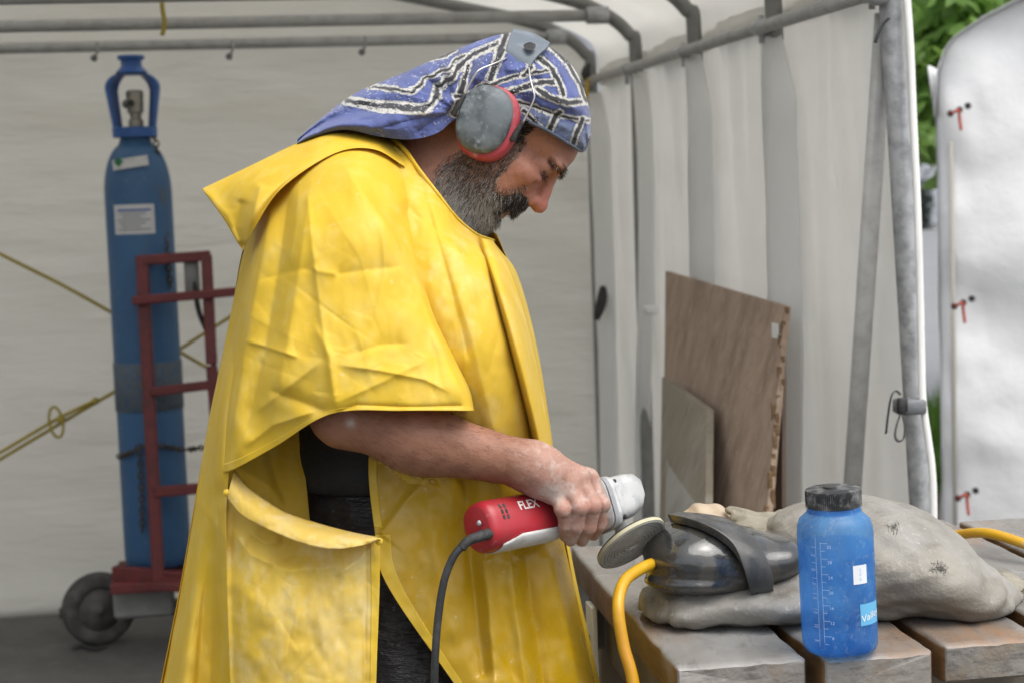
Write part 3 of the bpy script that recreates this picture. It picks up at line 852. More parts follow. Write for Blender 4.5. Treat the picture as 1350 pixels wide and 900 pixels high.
obj('foot', join(bar(K(82, 806, 5.25), K(260, 800, 5.2), .05, .035, up=U_)), m_chain, tr, smooth=False)
wc = onz(133, 848, 0) + U_ * .113 + A_ * .0
wax = nrm(-A_ + .28 * R_ )
RW = .113
def tyre(c):
    w = obj('wheel', lathe([(.03, -.02), (.06, -.022), (.066, -.028)], c, wax, 40), m_rim, tr)
    obj('tyre', lathe([(.066, -.03), (.078, -.036), (.1, -.034), (.109, -.026), (RW, -.012), (RW, .012), (.109, .026), (.1, .034), (.078, .036), (.066, .03), (.06, 0), (.066, -.03)], c, wax, 56), m_rub, w)
    obj('rim', lathe([(.066, .03), (.064, .022), (.052, .016), (.045, .022), (.028, .02), (.024, .03), (.014, .032), (.012, .04), (0, .042)], c, wax, 40), m_rim, w)
tyre(wc)
tyre(wc + R_ * .5 + A_ * .05)
obj('axle', tube([wc, wc + R_ * .5 + A_ * .05], .01, 10), m_steel, tr)
obj('handle_box', box(K(253, 362, 4.97), R_ * .022, A_ * .02, U_ * .06, .006), m_darkpipe, tr)
obj('gas_hose', tube(catmull(KL([(256, 372, 4.96), (262, 410, 4.95), (274, 440, 4.96), (283, 470, 4.98), (276, 500, 5.0)]), 24), .008, 8), m_black, tr)
# scrap on the floor
sc = onz(116, 857, 0)
obj_s = obj('scrap', join(tube(catmull([sc + [-.05, 0, .006], sc + [-.02, .02, .012], sc + [.02, -.01, .008], sc + [.06, .015, .006]], 12), [.004, .01, .012, .01, .011, .012, .01, .009, .01, .008, .006, .003], 7, sy=.5)), m_black)
tag(obj_s, 'small black scrap lying on the floor beside the hand truck wheel', 'scrap')

# ================================================================== work table
ZT = .825
PT = math.radians(8.3)
at_ = np.array([-math.sin(PT), math.cos(PT), 0]); rt_ = np.array([math.cos(PT), math.sin(PT), 0])
O_T = np.array([.171, 1.822, 0])
def TB(s, t, z): return O_T + rt_ * s + at_ * t + U_ * z
m_wood = mat('wet grey slurry on wood', (.2, .19, .175), .35,
             [('noise', (6, 2.5, 6), (.25, .135, .065), .52, .66, 5, .8), ('noise', (3.1, 2, 3), (.1, .095, .09), .5, .72), ('noise', (5, 3, 5), (.3, .295, .28), .52, .72), ('noise', (60, 12, 60), (.13, .115, .1), .55, .75)],
             [('noise', (60, 8, 60), .35, .003), ('noise', 12, .4, .006)], rough_noise=(9, .35, .65, .12, .55))
m_woodend = mat('slurry coated end grain', (.22, .205, .185), .5, [('noise', (12, 12, 12), (.2, .14, .08), .5, .7), ('noise', (40, 40, 160), (.11, .1, .09), .5, .7)], [('noise', 50, .6, .004), ('noise', 15, .5, .008)])
m_woodside = mat('wet orange brown wood', (.17, .095, .04), .4, [('noise', (8, 8, 30), (.1, .055, .02), .4, .65), ('noise', (10, 5, 10), (.24, .21, .17), .55, .7)], [('noise', (20, 20, 60), .5, .004)])
m_post = mat('rough timber', (.2, .175, .14), .8, [('noise', (20, 20, 4), (.13, .11, .09), .4, .7)], [('noise', (40, 40, 8), .4, .003)])
tbl = empty('work_table', TB(.4, .3, 0), 'heavy plank work table coated in wet grey stone slurry', 'table')
def plank(s0, w, t0=0, L_=.68, th=.045, seed=0):
    """a thick plank with worn, uneven edges"""
    nt, ns = 60, 14
    sec = []                                   # cross-section, going round
    r = .006
    for cx, cz, a0 in ((w - r, -r, 0), (w - r, -th + r, -math.pi / 2), (r, -th + r, -math.pi), (r, -r, -math.pi * 1.5)):
        for a in np.linspace(math.pi / 2, 0, 4):
            sec.append((cx + r * math.cos(a + a0), cz + r * math.sin(a + a0)))
    # denser top
    top_ = [(x, 0.0) for x in np.linspace(r * 1.6, w - r * 1.6, ns)]
    sec = np.array(sec + top_)
    m = len(sec)
    ts = np.concatenate([[0.0, .002, .006], np.linspace(.012, L_ - .012, nt), [L_ - .004, L_]])
    V = []
    for i, t in enumerate(ts):
        k = 1.0; e = min(t, L_ - t)
        sh = .0045 * max(0, 1 - e / .008) ** 2
        wob = .0018 * vnoise(np.array([t * 22.0]), np.array([s0 * 9.0]), seed)[0]
        dz = -.0012 * vnoise(sec[:, 0] * 60, np.full(m, t * 9), seed + 3, 2) * (sec[:, 1] > -.01)
        x = np.clip(sec[:, 0], sh, w - sh) + wob * np.where(sec[:, 0] > w / 2, 1, -1)
        z = np.clip(sec[:, 1], -th + sh, -sh) + dz
        V.append(O_T + np.outer(s0 + x, rt_) + np.outer(np.full(m, t0 + t), at_) + np.outer(ZT + z, U_))
    f = [(i * m + j, i * m + (j + 1) % m, (i + 1) * m + (j + 1) % m, (i + 1) * m + j) for i in range(len(ts) - 1) for j in range(m)]
    f += [tuple(range(m))[::-1], tuple((len(ts) - 1) * m + j for j in range(m))]
    return np.concatenate(V), f
s = 0.0
for k, (w, off, gapw) in enumerate([(.150, 0, .015), (.132, -.012, .016), (.128, .004, .02), (.140, .01, .015), (.14, 0, .015), (.14, .01, 0)]):
    v, f = plank(s, w, off, .66 + .02 * (k % 2), .046, 50 + k)
    o = obj('plank', (v, f), [m_wood, m_woodend, m_woodside], tbl, angle=45)
    for p in o.data.polygons:
        n = np.array(p.normal)
        if abs(n @ at_) > .8: p.material_index = 1
        elif abs(n @ rt_) > .75 : p.material_index = 2
    s += w + gapw
for t in (.09, .55):
    obj('cross_beam', box(TB(.43, t, ZT - .046 - .04), rt_ * .42, at_ * .022, U_ * .038, .004), m_post, tbl, smooth=False)
obj('side_rail', box(TB(.035, .33, ZT - .046 - .045), rt_ * .014, at_ * .19, U_ * .042, .003), m_post, tbl, smooth=False)
for s_, t_ in ((.06, .60), (.06, .05), (.80, .60), (.80, .05)):
    obj('leg', box(TB(s_, t_, (ZT - .046) / 2 - .001), rt_ * .035, at_ * .035, U_ * ((ZT - .050) / 2), .004), m_post, tbl, smooth=False)
obj('bracket', box(TB(.0, .50, ZT - .10), rt_ * .004, at_ * .022, U_ * .05, .001), m_hem, tbl, smooth=False)
obj('bracket_bolt', lathe([(0, .006), (.006, .005), (.007, 0)], TB(-.004, .50, ZT - .10), -rt_, 10), m_chain, tbl)
obj('lower_shelf', box(TB(.42, .32, .33), rt_ * .40, at_ * .26, U_ * .012, .003), m_post, tbl, smooth=False)
obj('diagonal_strut', bar(K(780, 960, 2.55), K(818, 850, 2.55), .018, .018, up=at_), m_hem, tbl, smooth=False)

# ================================================================== sandbag (slurry covered sack) under the carving
m_sack = mat('wet slurry covered sack', (.25, .235, .205), .5,
             [('noise', 5, (.29, .28, .26), .45, .65), ('noise', 18, (.16, .145, .12), .5, .72), ('noise', 3, (.24, .205, .14), .55, .72), ('noise', 120, (.36, .35, .33), .60, .72), ('noise', (70, 70, 45), (.1, .09, .075), .64, .74, 5, .7), ('noise', (2.5, 2.5, 6), (.17, .155, .13), .5, .7)],
             [('weave', (420, 420, 420), .25, .0008), ('noise', 250, .5, .002), ('noise', 60, .4, .004), ('noise', 14, .3, .01)], rough_noise=(7, .35, .65, .3, .65))
m_sackdry = mat('coarse sackcloth', (.3, .275, .22), .9, [('noise', 30, (.22, .2, .155), .4, .7), ('noise', 140, (.38, .35, .29), .55, .75)], [('weave', (500, 500, 500), .4, .001), ('noise', 60, .4, .004)])
def cs(px, py, d): return Kc(px, py, d).astype(np.float32)
def tab_clip(p, dmesh, lift=.0):
    """keep the shape above the table top"""
    wz = p @ CMn[2, :3].astype(np.float32) + np.float32(CAM_H)
    return smax(dmesh, (ZT + lift) - wz, .010)
def f_bag(p):
    # camera aligned ellipsoids: main lump right of the bottle, flat lump under the carving
    d = sell(p, cs(1145, 744, 2.12), (.125, .080, .13), None)
    rot = np.array([[.92, .38, 0], [-.38, .92, 0], [0, 0, 1]], np.float32)
    d = smin(d, sell(p, cs(1214, 757, 2.09), (.120, .049, .125), rot), .03)
    d = smin(d, sell(p, cs(1288, 765, 2.14), (.058, .020, .08), rot), .02)
    d = smin(d, sell(p, cs(1000, 790, 2.085), (.14, .032, .105), None), .045)
    d = smin(d, sell(p, cs(902, 800, 2.08), (.052, .022, .085), None), .03)
    d = smin(d, sell(p, cs(1110, 700, 2.17), (.10, .040, .07), None), .03)
    d = tab_clip(p, d)
    n = .0022 * np.sin(p[..., 0] * 40 + 4 * np.sin(p[..., 1] * 47 + 1.0 + 20 * p[..., 2])) * np.sin(p[..., 2] * 45 + p[..., 1] * 31 + 2 * np.sin(p[..., 0] * 33)) + .0008 * np.sin(p[..., 0] * 110 + 5 * np.sin(p[..., 1] * 80)) * np.sin(p[..., 2] * 120 + p[..., 1] * 70)
    px_ = p[..., 0] / -p[..., 2] * np.float32(F) + 675
    wl_ = np.clip((1060 - px_) / 60, 0, 1) + .35
    n = n + .0012 * wl_ * np.sin(p[..., 0] * 95 - p[..., 1] * 150 + 3 * np.sin(p[..., 2] * 60 + p[..., 0] * 40)) * np.sin(p[..., 1] * 60 + p[..., 0] * 33)
    return d + n
lo = Kc(835, 850, 2.0).copy(); hi = Kc(1365, 640, 2.0).copy()
P, Fq = surfnet(f_bag, (.135, -.40, -2.32), (.70, -.16, -1.86), .004)
bag = empty('sandbag', cam2world(Kc(1100, 810, 2.1)) * np.array([1, 1, 0]) + U_ * ZT, 'large grey slurry covered sandbag slumped across the table behind the bottle', 'sandbag')
obj('sack', (cam2world(P), Fq), m_sack, bag)
# frayed corner and seam at the right end
e = catmull(KL([(1275, 787, 2.05), (1305, 775, 2.08), (1330, 762, 2.12), (1345, 748, 2.16)]), 30)
zt_ = e.copy(); zt_[:, 2] = ZT + .004
wob = .004 * vnoise(np.linspace(0, 14, 30), np.zeros(30), 71)
a_ = zt_ + np.outer(.012 + wob, rt_) - np.outer(.012 + wob, at_); b_ = zt_ - rt_ * .02 + at_ * .01 + U_ * .02
solid(obj('seam_corner', grid(np.stack([a_, (a_ + b_) / 2 + U_ * .003, b_], 1)), m_sackdry, bag), .003)
fr = []
for q in range(120):
    k = rng.integers(0, 29); p0 = a_[k] + rng.normal(0, .003, 3) * [1, 1, .3] + U_ * .003
    fr.append(tube(np.array([p0, p0 + rng.normal(0, .004, 3) - at_ * .003]), .0006, 4))
tag(obj('frayed_threads', join(*fr), m_chain, bag), kind='stuff')
for c, n_, R2 in (((1238, 752, 1.972), 90, .0045), ((1178, 694, 1.992), 30, .003)):
    cl = []
    c0 = K(*c)
    for q in range(n_):
        o_ = rng.normal(0, R2, 3) * [1, .3, 1.1]
        p0 = c0 + o_; cl.append(tube(catmull([p0, p0 + rng.normal(0, .0018, 3), p0 + rng.normal(0, .0028, 3) - A_ * .001], 5), .00035, 4))
    tag(obj('burlap_fray', join(*cl), m_sack, bag), kind='stuff')
# gathered neck of the sack: folded cloth and the rope-like ridges
m_cream = mat('cream cloth', (.42, .34, .25), .8, [('noise', 20, (.33, .26, .19), .45, .7)], [('noise', 40, .4, .005)])
def f_cloth(p):
    d = sell(p, cs(932, 684, 2.26), (.033, .022, .03))
    d = smin(d, sell(p, cs(915, 690, 2.26), (.018, .02, .03)), .012)
    d = smin(d, sell(p, cs(955, 694, 2.25), (.018, .016, .03)), .012)
    return tab_clip(p, d + .0022 * np.sin(p[..., 0] * 210 + 60 * p[..., 1]) * np.sin(p[..., 1] * 160 + 3), -.02)
P, Fq = surfnet(f_cloth, (.20, -.32, -2.34), (.36, -.18, -2.16), .002)
P0 = cam2world(P)
tag(obj('folded_cloth', (P0, Fq), m_cream), 'small cream folded cloth lying on the table behind the dark carving', 'cloth')
def f_neck(p):
    d = sell(p, cs(1010, 702, 2.2), (.055, .020, .05))
    for a, b, r1_, r2_v in (((962, 672, 2.23), (1012, 684, 2.21), .006, .008), ((1012, 684, 2.21), (1070, 668, 2.2), .008, .009), ((985, 700, 2.19), (1048, 684, 2.18), .009, .009), ((995, 690, 2.21), (970, 682, 2.22), .012, .008),
                          ((1010, 712, 2.17), (1060, 700, 2.16), .011, .014), ((965, 705, 2.18), (1020, 712, 2.16), .007, .008), ((1040, 690, 2.19), (1110, 672, 2.18), .012, .02), ((975, 715, 2.17), (1010, 722, 2.15), .008, .01)):
        d = smin(d, scap(p, cs(*a), cs(*b), r1_, r2_v), .004)
    return d + .0012 * np.sin(p[..., 0] * 260 + 90 * np.sin(p[..., 1] * 60)) * np.sin(p[..., 1] * 230)
P, Fq = surfnet(f_neck, (.245, -.32, -2.30), (.47, -.18, -2.1), .0022)
obj('gathered_neck', (cam2world(P), Fq), m_sackdry, bag)

# ================================================================== dark wet stone carving
m_stone = mat('wet dark stone', (.016, .018, .019), .16, [('noise', (14, 14, 30), (.055, .055, .05), .45, .7), ('noise', 40, (.09, .088, .08), .6, .75), ('wave', (7, 5, 26), (.05, .045, .038), .55, .8, 3, .7)],
              [('noise', 12, .35, .012), ('noise', (30, 30, 60), .35, .004), ('noise', 110, .2, .0015)], rough_noise=(10, .4, .6, .1, .35), coat=1)
m_band = mat('wet dark stone band', (.05, .05, .049), .4, [('noise', (40, 40, 12), (.085, .083, .078), .45, .7)], [('noise', 60, .3, .002)], rough_noise=(12, .4, .6, .1, .45))
def ssup(p, c, r, e, rot=None):
    q = p - np.asarray(c, np.float32)
    if rot is not None: q = q @ np.asarray(rot, np.float32)
    r = np.asarray(r, np.float32)
    return ((np.abs(q / r) ** e).sum(-1) ** (1 / e) - 1) * r.min()
def f_stone(p):
    r1 = np.array([[.98, -.17, 0], [.17, .98, 0], [0, 0, 1]], np.float32)
    d = ssup(p, cs(908, 732, 2.07), (.058, .045, .09), 2.25, r1)
    d = smin(d, ssup(p, cs(945, 740, 2.08), (.075, .043, .09), 2.2, r1), .012)
    d = smin(d, ssup(p, cs(1000, 737, 2.10), (.060, .032, .09), 2.3, np.array([[.97, -.22, 0], [.22, .97, 0], [0, 0, 1]], np.float32)), .010)
    y = p[..., 1]
    d = smin(d, sell(p, cs(912, 764, 2.04), (.058, .014, .06)), .006)
    return d + .0007 * np.sin(p[..., 0] * 60 + 40 * y) * np.sin(p[..., 2] * 50 + 2)
P, Fq = surfnet(f_stone, (.145, -.36, -2.22), (.39, -.2, -1.94), .0024)
stc = empty('stone_carving', cam2world(Kc(940, 775, 2.07)), 'black wet polished stone carving with a raised band, resting on the sandbag', 'sculpture')
obj('stone_body', (cam2world(P), Fq), m_stone, stc)
# raised band sweeping over it, thick slab following the surface
band = catmull([(884, 688, 2.135), (912, 694, 2.09), (940, 706, 2.045), (962, 722, 2.01), (976, 742, 1.988), (984, 762, 1.980), (990, 787, 1.985)], 50)
bc = Kc(band[:, 0], band[:, 1], band[:, 2])
edge2 = catmull([(895, 685, 2.15), (940, 690, 2.12), (968, 700, 2.085), (990, 718, 2.045), (1004, 742, 2.01), (1012, 760, 1.99), (1016, 780, 1.99)], 50)
ec = Kc(edge2[:, 0], edge2[:, 1], edge2[:, 2])
nu = 16
u = np.linspace(0, 1, nu)[None, :]
bxp = band[:, :1] * (1 - u) + edge2[:, :1] * u; byp = band[:, 1:2] * (1 - u) + edge2[:, 1:2] * u
dd = np.full(bxp.shape, 1.93)
for it in range(60):                                   # lay the band onto the stone surface
    dd += .8 * f_stone(Kc(bxp, byp, dd).astype(np.float32))
dd = np.where(dd > 2.2, np.nan, dd)
for j in range(nu):
    col_ = dd[:, j]; ok = ~np.isnan(col_)
    dd[:, j] = np.interp(np.arange(len(col_)), np.flatnonzero(ok), col_[ok])
for it in range(6): dd[1:-1] = (dd[:-2] + dd[1:-1] * 2 + dd[2:]) / 4
dd = dd - .005 - .002 * np.sin(np.pi * u)
o = obj('raised_band', grid(K(bxp, byp, dd)), m_band, stc, angle=40); md = solid(o, .011, -1 if True else 1)
bv = o.modifiers.new('bevel', 'BEVEL'); bv.width = .0015; bv.segments = 2; bv.limit_method = 'ANGLE'; bv.angle_limit = math.radians(50)

# ================================================================== yellow hose
m_hose = mat('yellow rubber hose', (.56, .32, .015), .3, [('noise', 12, (.45, .2, .01), .4, .7), ('noise', 30, (.5, .38, .2), .62, .75)], [('noise', 60, .1, .002)])
hose = [(850, 1010, 1.90), (835, 900, 1.91), (822, 850, 1.92), (815, 800, 1.93), (822, 768, 1.955), (840, 752, 1.985), (862, 742, 2.03), (890, 738, 2.2), (930, 716, 2.34), (1010, 700, 2.40), (1100, 700, 2.42), (1200, 718, 2.42), (1255, 706, 2.40), (1300, 702, 2.34), (1350, 716, 2.3), (1400, 735, 2.27)]
tag(obj('hose', tube(catmull(KL(hose), 160), .0072, 14), m_hose), 'yellow rubber water hose looping over the table edge and behind the sandbag', 'hose')

# ================================================================== water bottle
m_bot = bpy.data.materials.new('blue translucent bottle'); m_bot = mat('blue translucent bottle', (.16, .46, .88), .28,
    [('noise', (14, 14, 9), (.03, .18, .58), .42, .6, 3, .8), ('noise', (24, 24, 13), (.3, .5, .76), .50, .68, 8, .7), ('noise', (150, 150, 110), (.5, .64, .8), .56, .66, 6, .6), ('noise', 320, (.7, .76, .82), .64, .69, 4, .6)],
    [('noise', 60, .2, .002)], trans=.5, coat=.6, clear=.6, ccol=(.55, .78, 1.0))
m_lid = mat('black dusty lid', (.02, .021, .023), .45, [('noise', 60, (.25, .25, .25), .5, .72), ('noise', 14, (.1, .1, .1), .45, .7)], [('noise', 100, .2, .001)])
m_print = mat('pale bottle print', (.42, .55, .78), .5)
bb = onz(1108, 858, ZT); bb[2] = ZT + .0015
bt = empty('water_bottle', bb, 'blue translucent water bottle with black screw lid standing on the planks', 'bottle')
RB = .0447
tilt = nrm(U_ - R_ * .030)
bx = nrm(R_ - tilt * (R_ @ tilt)); by = np.cross(tilt, bx)
prof = [(0, .003), (RB * .8, .002), (RB * .93, .004), (RB * .985, .010), (RB, .02), (RB, .085), (RB * .995, .092), (RB, .10), (RB, .145), (RB * .985, .156), (RB * .93, .164), (RB * .80, .1695), (.0325, .172), (.0318, .176), (.0318, .181), (.030, .183)]
obj('body', lathe(prof, bb, tilt, 72, xdir=bx, sup=2.35), m_bot, bt)
m_water = mat('water in blue light', (.1, .34, .7), .1, trans=.6, tcol=(.25, .62, 1.0), clear=.8, ccol=(.8, .93, 1.0))
obj('water', lathe([(0, .007), (RB * .88, .007), (RB * .955, .016), (RB * .955, .134), (0, .135)], bb, tilt, 60, xdir=bx, sup=2.35), m_water, bt, angle=40)
def kk(a): return (abs(math.cos(a)) ** 2.35 + abs(math.sin(a)) ** 2.35) ** (-1 / 2.35)
lidn = 84
prof = [(.0325, .1795), (.0338, .1805), (.034, .184), (.034, .197), (.033, .2005), (.029, .202), (.012, .2025), (.0115, .2045), (.0, .205)]
v, f = lathe(prof, bb, tilt, lidn * 2, xdir=bx)
v = v.reshape(len(prof), lidn * 2, 3)
ctr = bb + tilt * .19
for i in (2, 3):
    for j in range(lidn * 2):
        if j % 2: v[i, j] = v[i, j] + nrm(v[i, j] - bb - tilt * ((v[i, j] - bb) @ tilt)) * -.0011
lid = obj('lid', (v.reshape(-1, 3), f), m_lid, bt, angle=35)
obj('thread_ring', lathe([(.0312, .1725), (.0328, .174), (.0312, .1755)], bb, tilt, 48, xdir=bx), m_bot, bt)
viewa = math.atan2(-1.0 * 1, 0.0)        # bottle angle facing the camera: -A_
camdir = nrm(np.array([0, 0, CAM_H]) - bb); va = math.atan2(camdir @ by, camdir @ bx)
def onb(x, z, push=.0004):
    """x metres around from the centre of the visible face (right positive), z height"""
    a = va + x / RB
    r = RB * kk(a) + push
    return bb + bx * r * math.cos(a) + by * r * math.sin(a) + tilt * z
def patch(x0, x1, z0, z1, push=.0004, nx=8, nz=2):
    return grid(np.array([[onb(x, z, push) for x in np.linspace(x0, x1, nx)] for z in np.linspace(z0, z1, nz)]))
scale = [patch(-.0236, -.0231, .016, .150, nx=2, nz=12), patch(-.0176, -.0171, .022, .145, nx=2, nz=12)]
for i in range(14):
    z = .020 + i * .0095
    scale.append(patch(-.0176, -.0092 if i % 2 else -.0125, z, z + .0005, nx=4))
    if i % 2 == 0: scale.append(patch(-.0305, -.0236, z + .004, z + .0045, nx=4))
tag(obj('printed_scale', join(*scale), m_print, bt, smooth=False), kind='stuff')
nums = []
for i, tx in enumerate(['32', '28', '24', '20', '16', '12', '8']):
    v, f = text_mesh(tx, .0052, 2)
    nums.append((np.array([onb(-.0075 + q[0], .139 - i * .0186 + q[1]) for q in v]), f))
for i, tx in enumerate(['900', '800', '700', '600', '500', '400', '300']):
    v, f = text_mesh(tx, .004, 2)
    nums.append((np.array([onb(-.0275 + q[0], .128 - i * .0175 + q[1]) for q in v]), f))
tag(obj('printed_numbers', join(*nums), m_print, bt, smooth=False), kind='stuff')
m_stk = mat('white sticker', (.72, .75, .78), .5, [('noise', 40, (.6, .65, .7), .5, .7)])
m_stk2 = mat('pale blue sticker', (.13, .42, .68), .45, [('noise', 30, (.3, .55, .75), .6, .75)])
sk = obj('white_sticker', patch(.0195, .0375, .0915, .1145, .0006, 8, 3), m_stk, bt)
v, f = text_mesh('2\n4\n6', .006, 2)
obj('sticker_print', (np.array([onb(.0285 + q[0] * 1, .103 + q[1] * .9, .0009) for q in v]), f), m_print, sk, smooth=False)
sk = obj('blue_sticker', patch(.0265, .056, .040, .0665, .0006, 10, 3), m_stk2, bt)
v, f = text_mesh('Valley', .0125, 3)
m_white = mat('white print', (.8, .82, .84), .5)
obj('sticker_lettering', (np.array([onb(.042 + q[0] * .98, .051 + q[1] + .22 * q[0], .0010) for q in v]), f), m_white, sk, smooth=False)

bt.scale = (.93, .93, .93)
# ================================================================== person
DH = 2.14
SH = DH / F
def head2cam(q):
    q = np.asarray(q, float)
    px = 680 + q[..., 0] * .682 + q[..., 1] * .731
    py = 150 + q[..., 0] * .731 - q[..., 1] * .682
    return np.stack([(px - 675) * SH, (450 - py) * SH, -DH + q[..., 2] * SH], -1)
def px2head(px, py):
    dx, dy = np.asarray(px, float) - 680, np.asarray(py, float) - 150
    return dx * .682 + dy * .731, dx * .731 - dy * .682
def sym(p):
    q = p.copy(); q[..., 2] = np.abs(q[..., 2]); return q
nb0 = px2head(630, 215); nb1 = px2head(520, 330)
def f_head(p):
    s = sym(p)
    d = sell(p, (-4, 10, 0), (91, 74, 72))
    d = smin(d, sell(p, (50, 4, 0), (48, 46, 56)), 14)
    d = smin(d, sell(s, (86, -9, 22), (15, 8, 26)), 10)                 # brow ridge
    d = smin(d, sell(s, (56, -48, 44), (28, 19, 21)), 16)               # cheek bones
    d = smin(d, sell(p, (54, -66, 0), (42, 44, 44)), 16)
    d = smin(d, sell(s, (40, -78, 36), (36, 38, 28)), 16)
    d = smin(d, scap(s, (2, -78, 54), (58, -116, 20), 20, 19), 16)      # jaw
    d = smin(d, sell(p, (58, -115, 0), (20, 18, 24)), 12)
    # eye sockets and lids
    d = smax(d, -sell(s, (98, -26, 34), (20, 12, 20)), 9)
    d = smin(d, sell(s, (75, -26, 32), (14.5, 12.5, 16)), 2.5)
    lid = sell(s, (76, -23, 32), (15.5, 12, 16.5))
    d = smin(d, smax(lid, -(s[..., 1] + 29.5 + .25 * (s[..., 2] - 32)), 1.0), 1.2)   # lowered upper lid
    d = smax(d, -scap(s, (92, -31.5, 24), (84, -32, 45), 1.8, 1.3), 1.5)  # lash crease
    d = smin(d, sell(s, (76, -40, 34), (15, 6, 16)), 6)                 # lower lid pouch
    d = smax(d, -scap(s, (91, -16, 22), (80, -15, 46), 1.2, 1.2), 3)
    for a, b in (((72, -30, 56), (60, -26, 66)), ((71, -33, 57), (58, -36, 67)), ((86, -42, 26), (70, -48, 48))):
        d = smax(d, -scap(s, a, b, .7, .5), 2)    # lid fold
    # nose
    d = smin(d, scap(p, (94, -24, 0), (107, -56, 0), 7.5, 10), 9)
    d = smin(d, sell(p, (108, -60, 0), (12, 10.5, 11.5)), 5)
    d = smin(d, sell(s, (98, -62, 11), (10.5, 9, 8)), 4)
    d = smax(d, -sell(s, (103, -72, 6.5), (6, 5, 3.8)), 2)
    d = smax(d, -scap(s, (96, -52, 20), (84, -72, 27), 2.4, 2.2), 5)     # crease beside the nose
    # lips and muzzle
    d = smin(d, sell(p, (74, -85, 0), (20, 16, 28)), 8)
    d = smin(d, sell(p, (82, -95, 0), (9, 4.5, 20)), 4)
    d = smin(d, sell(p, (79, -104, 0), (9, 5, 18)), 3)
    d = smax(d, -scap(s, (91, -99.5, 0), (80, -100, 22), 1.5, 1), 1.8)
    # ears (under the cups) and neck
    d = smin(d, sell(s, (-8, -32, 76), (16, 28, 9)), 5)
    d = smin(d, scap(p, (nb0[0], nb0[1], 0), (nb1[0], nb1[1], 0), 58, 70), 26)
    d = smin(d, scap(p, (-70, -30, 0), (nb1[0] - 10, nb1[1] + 10, 0), 48, 62), 24)
    # cheek wrinkles by the eye
    return d + .35 * np.sin(p[..., 0] * .31 + p[..., 1] * .2) * np.sin(p[..., 1] * .37 + p[..., 2] * .11)
Ph, Fh = surfnet(f_head, (-215, -250, -100), (128, 100, 100), 2.2)
hf, hh, hz = Ph[:, 0], Ph[:, 1], Ph[:, 2]
hpx, hpy = 680 + hf * .682 + hh * .731, 150 + hf * .731 - hh * .682
skin = np.array([.42, .205, .14])
Ch = np.tile(skin, (len(Ph), 1))
def blend(C, m, c): return C * (1 - m[:, None]) + np.asarray(c) * m[:, None]
def gs(x, y, z, c, r): return np.exp(-(((x - c[0]) / r[0]) ** 2 + ((y - c[1]) / r[1]) ** 2 + ((np.abs(z) - c[2]) / r[2]) ** 2))
Ch = blend(Ch, .75 * gs(hf, hh, hz, (108, -56, 0), (16, 18, 18)), (.40, .10, .085))
Ch = blend(Ch, .6 * gs(hf, hh, hz, (70, -55, 42), (30, 20, 25)), (.40, .14, .10))
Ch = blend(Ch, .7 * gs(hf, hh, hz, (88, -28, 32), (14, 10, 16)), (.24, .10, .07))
Ch = blend(Ch, .8 * gs(hf, hh, hz, (84, -100, 0), (9, 9, 22)), (.34, .10, .085))
nk = np.clip((-60 - hf) / 40, 0, 1) * np.clip((-30 - hh) / 40, 0, 1)
Ch = blend(Ch, .6 * nk, (.38, .15, .09))
# beard shadow
def inpoly(x, y, poly):
    poly = np.asarray(poly, float); ins = np.zeros(x.shape, bool); j = len(poly) - 1
    for i in range(len(poly)):
        xi, yi = poly[i]; xj, yj = poly[j]
        c = ((yi > y) != (yj > y)) & (x < (xj - xi) * (y - yi) / (yj - yi + 1e-9) + xi)
        ins ^= c; j = i
    return ins
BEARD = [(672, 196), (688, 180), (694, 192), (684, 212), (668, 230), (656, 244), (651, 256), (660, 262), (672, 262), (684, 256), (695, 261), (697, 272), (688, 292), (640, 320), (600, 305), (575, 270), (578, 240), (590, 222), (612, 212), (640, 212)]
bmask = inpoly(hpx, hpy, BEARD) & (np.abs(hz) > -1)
Ch = blend(Ch, .6 * bmask.astype(float), (.15, .09, .065))

